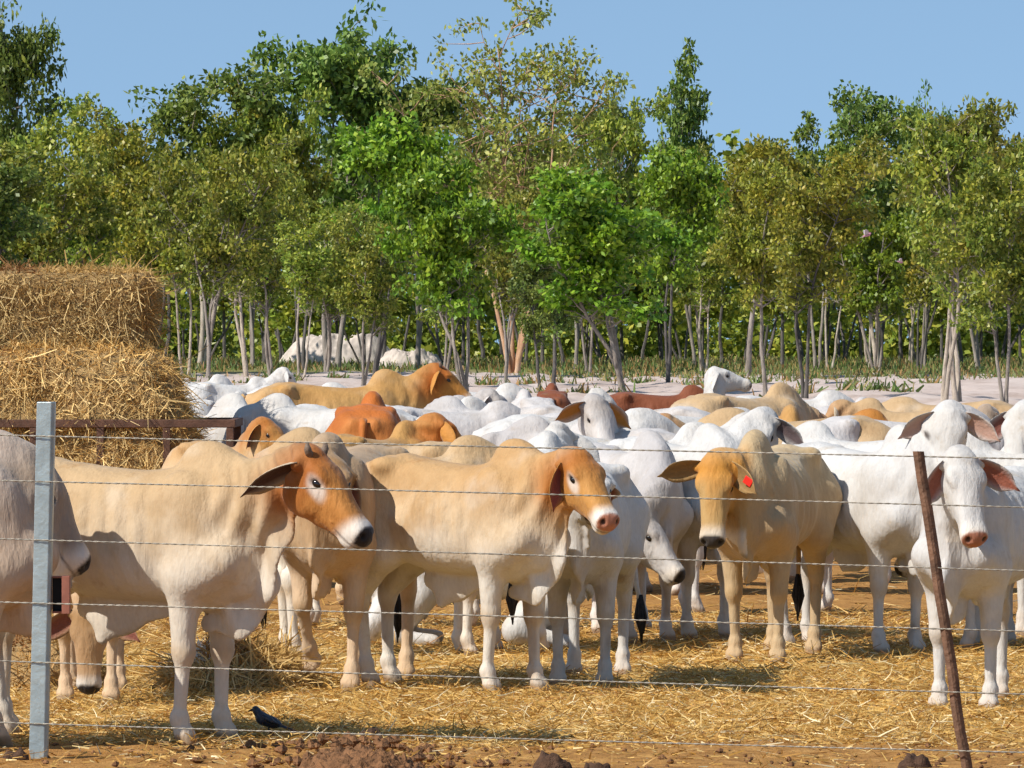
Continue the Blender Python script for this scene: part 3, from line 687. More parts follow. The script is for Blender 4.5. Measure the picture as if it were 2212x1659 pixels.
def gen_tree(seed, H=10.0, lo=.34, wid=5.0, nleaf=5940, r0=.13, stems=1, leaf=(.235, .070), clump=.52, nb=24, top=.92, gap=.0, droop=.3, sub=6, shape=1.0, twigs=True):
    r = random.Random(seed); rn = np.random.default_rng(seed); tb = MB(); tips = []
    def wander(p, d, L, n, wob, up=0.0):
        pts = [Vector(p)]; d = Vector(d).normalized()
        for i in range(n):
            d = (d + Vector((r.gauss(0, wob), r.gauss(0, wob), r.gauss(0, wob * .6) + up))).normalized(); pts.append(pts[-1] + d * (L / n))
        return pts
    for sI in range(stems):
        a = r.uniform(0, 6.28); sp = .0 if stems == 1 else r.uniform(.08, .24)
        base = Vector((math.cos(a) * .12 * (stems > 1), math.sin(a) * .12 * (stems > 1), -.25))
        hh = H * (top if sI == 0 else r.uniform(.66, .9)); pts = wander(base, (math.cos(a) * sp, math.sin(a) * sp, 1), hh, 11, .085, .06)
        rad = [r0 * (.75 if stems > 1 else 1) * (1 - .88 * (i / 11) ** .8) + .012 for i in range(12)]; rad[0] *= 1.25
        tb.tube(pts, rad, 7, False); tips.append((pts[-1], .8))
        for b in range(max(4, int(nb / stems ** .7))):
            f = r.uniform(lo * .92, .97); q = f * 11 * min(1, H * 1.0 / hh); q = min(q, 10.9); i0 = int(q); p = pts[i0].lerp(pts[i0 + 1], q - i0)
            hf = p.z / H; prof = math.sin(math.pi * min(1, max(0.06, (hf - lo * .8) / (1.04 - lo * .8))) ** (.75 * shape)) ** .7
            an = r.uniform(0, 6.28); L = wid * .5 * prof * r.uniform(.55, 1.08)
            up = r.uniform(.25, .95)
            bp = wander(p, (math.cos(an), math.sin(an), up), L, 5, .16, .05); br = rad[i0] * r.uniform(.38, .6)
            tb.tube(bp, [max(.012, br * 1.35 * (1 - .8 * k / 5)) for k in range(6)], 5, False); tips.append((bp[-1], 1.0))
            for s_ in range(sub):
                k = r.randint(2, 5); an2 = r.uniform(0, 6.28)
                sp_ = wander(bp[k], (math.cos(an2) * .9, math.sin(an2) * .9, r.uniform(-.2, .8)), wid * r.uniform(.10, .22), 3, .22)
                if twigs: tb.tube(sp_, [max(.012, br * .45), .015, .010, .006], 4, False)
                tips.append((sp_[-1], .9))
                if r.random() < .6: tips.append((sp_[-2], .7))
    tips = [t for t in tips if r.random() > gap + .75 * max(0, 1 - (t[0].z / H - lo * .8) / .34)]
    C = np.array([tuple(t[0]) for t in tips]); K = np.array([t[1] for t in tips]); which = rn.choice(len(C), nleaf, p=K / K.sum())
    R = clump * rn.uniform(.65, 1.25, len(C)); dirs = rn.normal(size=(nleaf, 3)); dirs /= np.linalg.norm(dirs, axis=1)[:, None]
    off = dirs * (rn.random(nleaf) ** .5)[:, None] * R[which][:, None]; off[:, 2] *= .72
    P = C[which] + off
    ax = rn.normal(size=(nleaf, 3)) + dirs * .5; ax[:, 2] -= droop; ax /= np.linalg.norm(ax, axis=1)[:, None]
    sd = np.cross(ax, rn.normal(size=(nleaf, 3))); sd /= np.linalg.norm(sd, axis=1)[:, None]
    L = leaf[0] * rn.uniform(.6, 1.35, nleaf)[:, None]; Wd = leaf[1] * rn.uniform(.6, 1.3, nleaf)[:, None]
    V = np.stack([P, P + ax * L * .45 + sd * Wd, P + ax * L, P + ax * L * .5 - sd * Wd], 1).reshape(-1, 3)
    Q = np.arange(nleaf * 4).reshape(-1, 4)
    return tb, V, Q
TEMPL = {}
SPECS = {  # name: (leaf material, bark, args)
 'bushy_a': ('olive', 'grey', dict(seed=1, stems=2, wid=5.4, lo=.42, nleaf=11220)),
 'bushy_b': ('olive', 'grey', dict(seed=2, stems=3, wid=5.8, lo=.44, nleaf=11220)),
 'bushy_c': ('gold', 'grey', dict(seed=3, stems=1, wid=5.2, lo=.48, nleaf=9240, nb=24)),
 'bushy_d': ('gold', 'dark', dict(seed=4, stems=2, wid=6.0, lo=.48, nleaf=9900)),
 'green_a': ('green', 'grey', dict(seed=5, stems=3, wid=5.4, lo=.42, nleaf=11220, leaf=(.26, .09))),
 'green_b': ('green', 'dark', dict(seed=6, stems=2, wid=5.0, lo=.42, nleaf=10560, leaf=(.26, .09))),
 'dark_a': ('dark', 'grey', dict(seed=7, stems=2, wid=5.0, lo=.48, nleaf=9900, nb=26)),
 'dark_b': ('dark', 'pale', dict(seed=8, stems=2, wid=4.4, lo=.54, nleaf=7920, gap=.1)),
 'dark_c': ('dark', 'dark', dict(seed=9, stems=1, wid=4.0, lo=.36, nleaf=7920, nb=24)),
 'narrow': ('dark', 'grey', dict(seed=10, stems=2, wid=3.2, lo=.46, nleaf=4400, nb=24, gap=.2, clump=.38)),
 'sparse': ('thin', 'pink', dict(seed=11, stems=5, wid=6.8, lo=.48, nleaf=9500, nb=34, gap=.0, clump=.40, leaf=(.17, .055), r0=.105, shape=.6, sub=6)),
 'airy':  ('olive', 'pale', dict(seed=12, stems=2, wid=5.6, lo=.46, nleaf=8580, nb=24, gap=.06, r0=.15)),
 'pole':  ('olive', 'pale', dict(seed=13, stems=2, wid=3.2, lo=.58, nleaf=4290, r0=.09, clump=.45)),
}
def tree_meshes(k):
    if k not in TEMPL:
        lm, bk, a = SPECS[k]; tb, V, Q = gen_tree(**a); tm = tb.mesh('trunk', True); tm.materials.append(BARK[bk])
        cm = mesh_np('crown', V, Q, False); cm.materials.append(LEAF[lm]); TEMPL[k] = (tm, cm, a.get('H', 10.0), V[:, 2].max(), a['wid'])
    return TEMPL[k]
TREE_N = [0]
def tree(x, base, top, k, label, wpx=None, rz=None, name='gum_tree', lean=0.0, squash=1.0):
    tm, cm, H, zmax, wid = tree_meshes(k); d = dist(base); s = F / d
    sc = (base - top) / s / zmax; wf = (wpx / s / (wid * sc * 1.12)) if wpx else squash
    X = wx(x, d); o = empty(name, (X, d, gh(X, d)), 0); TREE_N[0] += 1
    o.rotation_euler = (0, math.radians(lean), (TREE_N[0] * 2.399) if rz is None else rz); o.scale = (sc * wf, sc * wf, sc)
    tag(o, label, 'tree', 'trees behind the pen')
    new_obj('trunk', tm, None, o); new_obj('crown', cm, None, o)
    return o
TREES = [  # x, row of the foot, row of the top, template, crown width (px), label
 (2035, 884, 235, 'airy', 330, 'leaning pale trunked tree, thickest trunk at the right side of the sand'),
 (2072, 874, 205, 'airy', 360, 'straight grey trunked tall olive tree second from the right edge'),
 (2175, 890, 300, 'bushy_a', 300, 'olive tree at the right edge on a dark bent trunk'),
 (1740, 862, 290, 'bushy_d', 330, 'yellow green tree on a dark forked trunk right of the narrow tall tree'),
 (1655, 858, 330, 'bushy_c', 250, 'yellow green tree on a thin dark trunk behind the raised white head'),
 (1615, 815, 285, 'bushy_c', 330, 'yellow green tree on a curved pale grey trunk, right of the bright green one'),
 (1355, 852, 345, 'green_a', 400, 'bright green dense tree on a clump of pale stems in the centre right'),
 (1440, 830, 310, 'green_b', 250, 'bright green tree rising just right of the pale stem clump'),
 (1195, 842, 470, 'dark_c', 190, 'dark low tree on a black trunk, right one of the black pair'),
 (1165, 846, 520, 'dark_c', 150, 'dark low tree on a black trunk, left one of the black pair'),
 (1088, 832, 370, 'bushy_b', 260, 'olive tree on a straight dark grey trunk at the picture centre'),
 (1008, 852, 320, 'green_a', 300, 'leafy green tree on twisted pale stems behind the tan bull head'),
 (960, 815, 420, 'bushy_a', 220, 'olive tree with thin straight grey trunk right of the sand heap'),
 (805, 818, 230, 'green_b', 300, 'green tree on a tall dark trunk standing before the sand heap'),
 (780, 835, 430, 'bushy_a', 230, 'olive tree with short thick cream trunk before the sand heap'),
 (650, 820, 470, 'pole', 150, 'small thin forked tree left of the sand heap'),
 (590, 812, 330, 'bushy_b', 260, 'olive tree on a straight grey trunk at the left end of the sand heap'),
 (535, 815, 350, 'airy', 280, 'olive tree on a forked white grey trunk right of the hay'),
 (447, 818, 270, 'bushy_b', 300, 'olive tree on a wavy grey trunk right of the hay stack'),
 (402, 812, 350, 'pole', 180, 'small tree with pale peeling trunk nearest the hay stack'),
 (330, 810, 215, 'bushy_d', 340, 'yellow olive tree behind the right end of the hay bale'),
 (205, 806, 190, 'bushy_a', 330, 'olive tree with rusty top leaves above the middle of the hay bale'),
 (75, 812, 270, 'bushy_b', 360, 'wide olive tree above the left end of the hay bale'),
 (-25, 815, 330, 'dark_c', 300, 'dark bushy tree at the left edge above the hay'),
 (18, 800, -40, 'dark_a', 270, 'tall dark green tree in the top left corner'),
 (425, 800, 118, 'dark_b', 330, 'blue green tree crown left of the tallest green tree'),
 (545, 800, 175, 'bushy_b', 260, 'olive tree between the blue green and the tallest green tree'),
 (720, 798, -10, 'dark_a', 400, 'tallest dense green tree left of the picture centre'),
 (650, 800, 165, 'bushy_d', 300, 'olive tree with yellow and rusty sprays under the tallest green tree'),
 (900, 798, 90, 'dark_a', 360, 'dense green tree left of the sparse orange branched tree'),
 (1110, 806, -35, 'sparse', 560, 'sparse tall tree with orange branches against the sky'),
 (1240, 800, 195, 'bushy_b', 300, 'olive tree at the right foot of the sparse tree crown'),
 (1325, 796, 158, 'dark_a', 140, 'dark green tree left of the gap of sky'),
 (1508, 798, 82, 'narrow', 155, 'narrow tall tree standing alone against the sky'),
 (1525, 805, 300, 'bushy_a', 270, 'olive tree below the narrow tall tree'),
 (1765, 798, 232, 'narrow', 160, 'slim pale green tree top between the yellow trees and the right wood'),
 (1900, 800, 165, 'dark_b', 260, 'dark green tree with white limbs rising at the right'),
 (1995, 796, 170, 'dark_a', 160, 'dark green tree top behind the right olive trees'),
 (1895, 806, 420, 'green_a', 240, 'green understorey tree under the white limbed tree'),
 (2120, 800, 215, 'bushy_a', 300, 'olive tree filling the right edge behind the pale trunk'),
 (1985, 800, 360, 'bushy_d', 230, 'yellow olive tree left of the leaning pale trunk'),
 (1790, 800, 430, 'pole', 160, 'slim tree with a pair of pale trunks right of the dark forked trunk'),
 (1880, 795, 470, 'pole', 170, 'slim pale multi stemmed tree in the right middle'),
 (1965, 795, 480, 'pole', 150, 'slim pale tree with upright trunk left of the leaning tree'),
 (1520, 806, 470, 'pole', 150, 'slim pale tree with single thin trunk left of the curved grey trunk'),
 (1270, 808, 420, 'bushy_a', 230, 'olive tree with thin white trunk between the black pair and pale stems'),
 (700, 806, 420, 'bushy_b', 260, 'olive tree with crown hanging over the sand heap'),
]
for t_ in TREES: tree(t_[0], t_[1], t_[2], t_[3], t_[5], t_[4] * .92)

def far_wood():
    """the wood behind: trunks and crowns that read as one mass"""
    r = random.Random(3); VT, FT, VL = [], [], []; n = 0
    lib = [gen_tree(seed=40 + i, stems=1 + i % 3, wid=5.2, lo=.26 + .04 * (i % 3), nleaf=2300, nb=13, sub=4, twigs=False, leaf=(.38, .125), clump=.65, r0=.08) for i in range(4)]
    LV, LQ = [], []; TV, TF = [], []; to = 0
    for i in range(82):
        y = r.uniform(779, 797); x = (-160 + i * 43) if i < 60 else ((-190 - (i - 60) * 60) if i < 71 else (2440 + (i - 71) * 60)) + r.uniform(-25, 25); d = dist(y); s = F / d
        topy = r.uniform(270, 430) if not (1350 < x < 1480) else r.uniform(330, 420); sc = (770 - topy) / s / 10.0
        tb, V, Q = lib[i % 4]; a = r.uniform(0, 6.28); ca, sa = math.cos(a), math.sin(a)
        R = np.array([[ca, -sa, 0], [sa, ca, 0], [0, 0, 1]]) * sc; o = np.array([wx(x, d), d, 0])
        R[:2] *= 1.15
        LV.append(V @ R.T + o); TV.append(np.array(tb.v) @ R.T + o)
        TF += [tuple(q + to for q in f) for f in tb.f]; to += len(tb.v)
    # low scrub that closes the view between the trunks
    for i in range(60):
        x = (-160 + i * 58) if i < 44 else ((-220 - (i - 44) * 80) if i < 52 else (2420 + (i - 52) * 80)) + r.uniform(-30, 30); y = r.uniform(772, 782); d = dist(y); s = F / d
        rn = np.random.default_rng(i); n = 1000; sz = np.array([85, 60, r.uniform(110, 250)]) / s
        u = rn.normal(size=(n, 3)); u /= np.linalg.norm(u, axis=1)[:, None]; P = u * (rn.random(n) ** .4)[:, None] * sz; P[:, 2] = np.abs(P[:, 2]); P += np.array([wx(x, d), d, 0])
        ax = rn.normal(size=(n, 3)); ax /= np.linalg.norm(ax, axis=1)[:, None]; sd = np.cross(ax, rn.normal(size=(n, 3))); sd /= np.linalg.norm(sd, axis=1)[:, None]
        L = rn.uniform(.5, 1.1, n)[:, None]; LV.append(np.stack([P, P + ax*L*.45 + sd*L*.35, P + ax*L, P + ax*L*.5 - sd*L*.35], 1).reshape(-1, 3))
    V = np.concatenate(LV); o = new_obj('distant_wood', mesh_np('distant_wood', V, np.arange(len(V)).reshape(-1, 4), False), LEAF['olive'])
    tag(o, 'distant olive green wood closing the view behind the trees', 'wood', kind='stuff')
    me = bpy.data.meshes.new('distant_trunks'); me.from_pydata(np.concatenate(TV).tolist(), [], TF); me.update(); me.materials.append(BARK['dark'])
    new_obj('distant_trunks', me, None, o)['kind'] = 'stuff'
far_wood()
# ------------------------------------------------------------------ the herd
def put(label, heading, coat, feet=None, top=None, poll=None, headw=None, scale=1.0, anchor=.53, dpoll=0.0, hgt=1.40, lenx=1.0, **kw):
    """feet=(x,row) of the fore feet on the ground, or top=(x,row) of the back/hump (height hgt); poll=(x,row) of the poll, headw=(world yaw, pitch, roll)"""
    th = math.radians(heading); c, s = math.cos(th), math.sin(th)
    if feet: d = dist(feet[1]); px = feet[0]; ax = anchor * lenx
    else: d = F * (CAM_H - hgt * scale) / (top[1] - HORIZON); px = top[0]; ax = anchor if anchor != .53 else .585
    fx, fy = wx(px, d), d
    ox, oy = fx - c * ax * scale, fy - s * ax * scale
    gz = gh(ox, oy)
    if poll is not None and len(poll) == 3: kw['poll'] = poll
    elif poll is not None:
        # depth of the poll: from the neck reach
        dp = d + dpoll; P = Vector((wx(poll[0], dp), dp, wz(poll[1], dp))) - Vector((ox, oy, gz))
        P = Vector((c * P.x + s * P.y, -s * P.x + c * P.y, P.z)) / scale
        kw['poll'] = tuple(P)
    if headw:
        kw['head'] = (headw[0] - heading, headw[1], headw[2] if len(headw) > 2 else 0)
    return make_cow((ox, oy, gz), th, label, coat, scale, lenx=lenx, **kw)

FINE, MID, FAR = .012, .0195, .029
# front row
put('cream steer with orange head and stubby horn facing right beside the steel post', -30, 'cream', feet=(450, 1600), scale=1.08, poll=(678, 985), dpoll=-.45, headw=(-26, 41), vox=FINE, horn=True,
    ears=((-42, 40), (-14, 62)), white_eye=True, nose=(.03, .026, .025), navel=1.0, dewlap=1.15, legs=dict(FL=.02, FR=-.03, HL=-.1, HR=.1), earin=(.07, .035, .025), earL=.29, hump=.75, seed=1)
put('dun grey cow at the left edge, shaded face half behind the steel post', 18, 'dun', feet=(-20, 1612), poll=(80, 1005), dpoll=.10, headw=(12, 52), vox=FINE, ears=((-40, 40), (-70, 55)), legs=dict(FL=.08, FR=-.08, HL=0, HR=.1),
    earin=(.22, .09, .02), scale=1.12, hs=.92, tags=(None, None), hump=.8, seed=2)
put('tan cow with orange head and pink nose standing in the middle behind the wires', -43, 'tan', feet=(1112, 1498), lenx=.94, scale=1.02, poll=(1252, 988), dpoll=-.30, headw=(-56, 38), vox=FINE, white_eye=True, nose=(.42, .17, .10), muzz=(.76, .70, .62),
    ears=((-30, 80), (-64, 25)), navel=.9, dewlap=1.1, earin=(.22, .06, .05), legs=dict(FL=.06, FR=-.04, HL=-.04, HR=.08), hump=.85, seed=3, belly=1.03)
put('buff cow facing the camera with one ear out and a red ear tag', -104, 'buff', feet=(1632, 1424), poll=(1545, 1003), dpoll=-.38, headw=(-103, 66), vox=FINE, ears=((-34, -14), (-6, 0)), tags=('red', None), scale=1.03,
    nose=(.05, .04, .035), muzz=(.62, .52, .40), legs=dict(FL=.03, FR=-.03, HL=.05, HR=-.12), earin=(.24, .14, .05), width=.95, navel=.3, seed=4, hump=.95, belly=1.0, hs=.9)
put('white cow with closed eyes facing the camera beside the leaning picket', -112, 'white', feet=(2082, 1532), poll=(2082, 993), dpoll=-.40, headw=(-72, 56), vox=FINE, closed=True, nose=(.36, .15, .09),
    ears=((-26, 5), (-52, 14)), earin=(.27, .09, .055), dewlap=1.2, navel=.3, legs=dict(FL=0, FR=.03, HL=0, HR=.0), seed=5)  # reddened ear lining stands in for sunlight glowing through the ear
# second row
put('dusty tan cow stepping forward behind the orange headed cream steer', -103, 'dusty', feet=(708, 1492), poll=(718, 1012), dpoll=-.3, headw=(-92, 16), vox=MID, scale=1.06, legs=dict(FL=.06, FR=-.06, HL=0, HR=0), lift=dict(FR=.10), ears=((-80, 70), (-80, 70)), seed=6, hump=.7, tail=(.05, 0))
put('grey brown cow grazing at the hay, face to camera, under the cream steer', -88, 'dusty', feet=(190, 1516), poll=(190, 1325), dpoll=-.62, headw=(-96, 80), vox=MID, muzz=(.62, .57, .50), ears=((-30, 15), (-30, 15)), seed=7, scale=.92, legs=dict(FL=.05, FR=-.05), width=1.0)
put('white cow in shadow directly behind the head of the tan cow', -96, 'white', feet=(1255, 1480), poll=(1280, 1030), dpoll=-.4, headw=(-88, 14), vox=MID, scale=.98, tail=(.22, 0), seed=8, width=.88, earL=.15, ears=((-20, 80), (-20, 80)))
put('grey white cow with lowered head in profile between the tan and the buff cow', -66, 'grey', feet=(1402, 1384), poll=(1394, 1120), dpoll=-.50, headw=(-20, 44), vox=MID, dewlap=1.2, ears=((-40, 45), (-55, 60)), seed=9, headtop=(.36, .32, .28))
put('white cow behind the buff cow, its grey ear showing above the buff back', -62, 'white', feet=(1530, 1380), poll=(1640, 902), dpoll=.05, headw=(-110, 55), vox=MID, seed=10, scale=1.03, ears=((-30, 20), (-55, 20)), earin=(.10, .07, .07), navel=.4)
put('white cow with dark eyes looking over the picket between buff and closed eyed cows', -58, 'white', feet=(1945, 1408), poll=(2052, 893), dpoll=-.25, headw=(-96, 62), vox=MID, seed=11, scale=1.03, ears=((-28, 10), (-24, 8)), earin=(.42, .26, .20), belly=1.06, nose=(.06, .05, .05), legs=dict(HL=-.08, HR=.1), navel=.5, hump=1.1)
put('white cow lying down behind the legs of the tan cow', 178, 'white', feet=(915, 1392), vox=MID, lying=True, poll=(860, 1260), headw=(190, 40), seed=12, tailx=False)
put('white cow whose back shows just above the closed eyed cow', 168, 'white', feet=(2090, 1400), vox=MID, seed=13, poll=(2000, 1090), headw=(170, 55), scale=1.02)
put('white cow at the right edge, only its face and eye in view', -100, 'white', feet=(2225, 1395), poll=(2205, 890), dpoll=-.3, headw=(-118, 58), vox=MID, seed=14, scale=1.05)
put('cream backed cow facing left behind the dusty tan cow', 172, 'cream', top=(645, 925), poll=(560, 1000), headw=(186, 50), vox=MID, seed=15, scale=1.0, ears=((-40, 25), (-40, 25)), mask=.4)
put('pale buff cow whose back shows just above the tan cow', 12, 'cream', top=(1030, 942), poll=(1130, 1010), headw=(10, 60), vox=MID, seed=16, mask=.4)
put('white cow rump on behind the hump of the tan cow', 80, 'white', top=(1130, 940), vox=MID, seed=17, anchor=-.4, poll=None, head=(0, 60, 0))
put('golden cow with lowered neck left of the long grey cow', 58, 'gold', top=(885, 908), poll=(945, 905), headw=(35, 30), vox=MID, seed=18, scale=.98, hgt=1.42)
put('long grey white cow standing side on behind the tan cow', 176, 'grey', top=(1140, 903), poll=(1040, 960), headw=(180, 55), vox=FAR, seed=19)
put('rusty orange cow seen from behind among the white backs', 88, 'red', top=(790, 866), vox=FAR, seed=20, scale=1.10, anchor=-.42, hgt=1.345, head=(0, 70, 0), poll=(1.1, 0, 1.0), width=1.1)
put('big tan bull standing side on at the back with a high hump', 8, 'gold', top=(842, 799), poll=(948, 795), headw=(6, 32), vox=FAR, seed=21, scale=1.19, hgt=1.425, hump=1.1, horn=True, dpoll=.1, ears=((-40, 30), (-35, 40)))
put('white cow facing left, broad back below the tan bull rump', 165, 'white', top=(590, 852), vox=FAR, seed=22, scale=1.07, poll=(520, 895), headw=(170, 50))
put('white cow with rounded back left of the rusty orange cow', 140, 'white', top=(650, 868), vox=FAR, seed=23, scale=1.07, anchor=-.3, hgt=1.33, head=(0, 65, 0), poll=(1.1, 0, 1.0))
put('white cow behind the top rail end of the hay feeder', 60, 'white', top=(430, 855), vox=FAR, seed=24, anchor=-.4, hgt=1.34, head=(0, 65, 0), poll=(1.1, 0, .95))
put('white cow farthest left beyond the hay feeder', 20, 'white', top=(400, 818), vox=FAR, seed=25, anchor=-.1, hgt=1.33, head=(0, 65, 0), poll=(1.1, 0, .95))
put('white cow with only its poll showing above the tan bull rump', 20, 'white', top=(560, 820), poll=(618, 800), headw=(15, 45), vox=FAR, seed=26, hgt=1.36)
put('cow with orange brown head peeping over the cream back beside the feeder', -60, 'tan', top=(545, 940), poll=(575, 912), headw=(-30, 35), vox=FAR, seed=27, scale=.92, hgt=1.36)
put('grey cow rump on with hollow flank right of the rusty orange cow', 64, 'grey', top=(1000, 868), vox=FAR, seed=28, anchor=-.35, hgt=1.34, head=(0, 65, 0), poll=(1.1, 0, 1.0))
put('white cow between the rusty orange cow and the golden one', 30, 'white', top=(905, 880), vox=FAR, seed=29, anchor=-.1, hgt=1.30, head=(0, 65, 0), poll=(1.1, 0, 1.0))
put('speckled white faced cow looking right below the tan bull head', 10, 'grey', top=(1000, 862), poll=(1065, 850), headw=(-12, 42), vox=FAR, seed=30, hgt=1.38, ears=((-40, 40), (-40, 50)))
put('grey cow with rounded hump left of the dark brown back', 100, 'grey', top=(1160, 850), vox=FAR, seed=31, anchor=-.4, hgt=1.345, head=(0, 65, 0), poll=(1.1, 0, 1.0))
put('dark brown cow, only a rounded back under the black trunks', 90, 'brown', top=(1193, 838), vox=FAR, seed=32, anchor=-.4, hgt=1.345, head=(0, 65, 0), poll=(1.1, 0, 1.0))
put('white cow with raised head in profile above the tan cow head', 28, 'white', top=(1280, 862), poll=(1300, 850), headw=(10, 40), vox=FAR, seed=33, hgt=1.42, ears=((-35, 30), (-30, 60)), earin=(.35, .15, .04))
put('white cow head on with orange ear lining behind the tan cow head', -70, 'grey', top=(1300, 872), poll=(1290, 868), headw=(-60, 50), vox=FAR, seed=34, hgt=1.40, ears=((-30, 20), (-15, 15)), earin=(.45, .18, .03), scale=1.08, dpoll=-.4)
put('red brown cow back just left of the raised white head', 5, 'brown', top=(1395, 848), vox=FAR, seed=35, anchor=-.1, hgt=1.31, head=(0, 65, 0), poll=(1.1, 0, 1.0))
put('small tan cow with pink nose looking left beside the big cream rump', 200, 'cream', top=(1450, 925), poll=(1428, 905), headw=(205, 30), vox=FAR, seed=36, hgt=1.36, scale=.95, mask=.5)
put('big cream cow rump on below the white raised head', 42, 'cream', top=(1545, 846), vox=FAR, seed=37, anchor=-.30, hgt=1.335, scale=1.12, head=(0, 60, 0), poll=(1.1, 0, 1.05), width=1.12)
put('white cow raising its muzzle above the big cream back', 60, 'white', top=(1540, 860), poll=(1545, 800), headw=(12, 8), vox=FAR, seed=38, hgt=1.42, dpoll=.2, scale=1.0, hs=.76, ears=((-40, 35), (-22, 40)), tags=(None, 'yellow'), earL=.32)
put('golden cow poll and hump just behind the buff cow', 95, 'gold', top=(1715, 886), vox=FAR, seed=39, anchor=.3, hgt=1.42, head=(0, 55, 0), poll=(1.05, 0, 1.3), hump=1.3)
put('grey cow with dark shaded flank right of the golden hump', 62, 'grey', top=(1785, 872), vox=FAR, seed=40, anchor=-.4, hgt=1.345, head=(0, 65, 0), poll=(1.1, 0, 1.0))
put('cream cow side on beyond the ochre back', 170, 'cream', top=(1870, 862), vox=FAR, seed=41, hgt=1.40, poll=(1800, 880), headw=(175, 60), mask=.4)
put('ochre cow side on, long plain back behind the white cow', 174, 'ochre', top=(1868, 888), vox=FAR, seed=42, hgt=1.38, hump=.8, poll=(1790, 940), headw=(176, 60))
put('dun cow with a red ear tag right of the dark eyed white face', -96, 'dun', top=(2140, 886), poll=(2125, 892), headw=(-110, 60), vox=FAR, seed=43, hgt=1.38, tags=('red', 'red'), dpoll=-.3)
put('tan cow back at the right edge behind the white face', 15, 'gold', top=(2200, 872), vox=FAR, seed=44, anchor=-.2, hgt=1.33, head=(0, 65, 0), poll=(1.1, 0, 1.0))
put('white cow standing in the gap under the dark eyed cow', 150, 'white', feet=(1760, 1330), vox=FAR, seed=45, poll=(1660, 1100), headw=(160, 60))
put('white cow far behind the legs of the buff cow', 15, 'white', feet=(1500, 1325), vox=FAR, seed=46, poll=None, head=(0, 70, 0))

# the packed band of backs behind
BAND = [
        (870, 862, 170, 'white', 'white back right under the belly of the tan bull'), (960, 885, 15, 'grey', 'grey back behind the golden cow'), (1090, 880, 165, 'grey', 'grey back right of the grey hollow flank'),
        (1240, 905, 20, 'white', 'white back behind the tan cow poll'), (1395, 885, 160, 'grey', 'grey back left of the big cream rump'), (1480, 895, 30, 'white', 'white back in front of the big cream rump'),
        (1690, 860, 10, 'white', 'white back left of the grey dark flanked cow'), (1930, 905, 15, 'grey', 'grey back above the dark eyed cow rump'), (640, 835, 5, 'white', 'white back below the tan bull shoulder'), (1010, 845, 12, 'white', 'white back under the tan bull head'),
        (2060, 868, 165, 'cream', 'cream back behind the dark eyed white face'), (1730, 905, 175, 'cream', 'cream back behind the buff cow neck')]
for i_, (x_, y_, hd_, ct_, lb_) in enumerate(BAND):
    put(lb_ + ', head down out of sight', hd_, ct_, top=(x_, y_), vox=.034, seed=60 + i_, anchor=0.0, hgt=1.29, head=(0, 70, 0), poll=(1.12, 0, .95), scale=1.03 + .015 * (i_ % 4), hump=.25 + .5 * ((i_ * 7) % 5) / 4, tailx=False)
# ------------------------------------------------------------------ hay, feeder, fence, birds, dung
M_RUST = simple_mat('rusty_brown_steel', (.105, .052, .032), .7, .35, 14, .3)
M_HAYBASE = simple_mat('packed_hay', (.32, .205, .085), .95, .4, 14, 1.0)
FD = F / 233.0     # distance of the feeder's front side
def feeder():
    root = empty('hay_feeder', (wx(200, FD), FD, 0)); tag(root, 'brown steel hay feeder of rails and uprights heaped with loose hay', 'hay feeder')
    X = lambda px: wx(px, FD) - root.location.x
    x0, x1, top, dep = X(-260), X(500), wz(915, FD), 1.5
    t = .075
    def rail(a, b, nm='rail', th=t):
        a, b = Vector(a), Vector(b); c = (a + b) / 2; d = b - a
        sz = [th, th, th]; ax = max(range(3), key=lambda i: abs(d[i])); sz[ax] = abs(d[ax]) + (th if nm == 'rail' and ax != 2 else 0)
        o = MB().box(c, sz).build(nm, M_RUST, root); bevel(o, .006); return o
    for y in (0, dep):
        rail((x0, y, top), (x1, y, top)); rail((x0, y, .12), (x1, y, .12))
        for px in (-260, -75, 72, 217, 360, 497): rail((min(X(px), x1), y, .0), (min(X(px), x1), y, top - t / 2 - .002), 'upright', t * .92)
    for x in (x0, x1): rail((x, t / 2 + .002 + t/2, top), (x, dep - t - .004, top)); rail((x, t + .004, .12), (x, dep - t - .004, .12))
feeder()
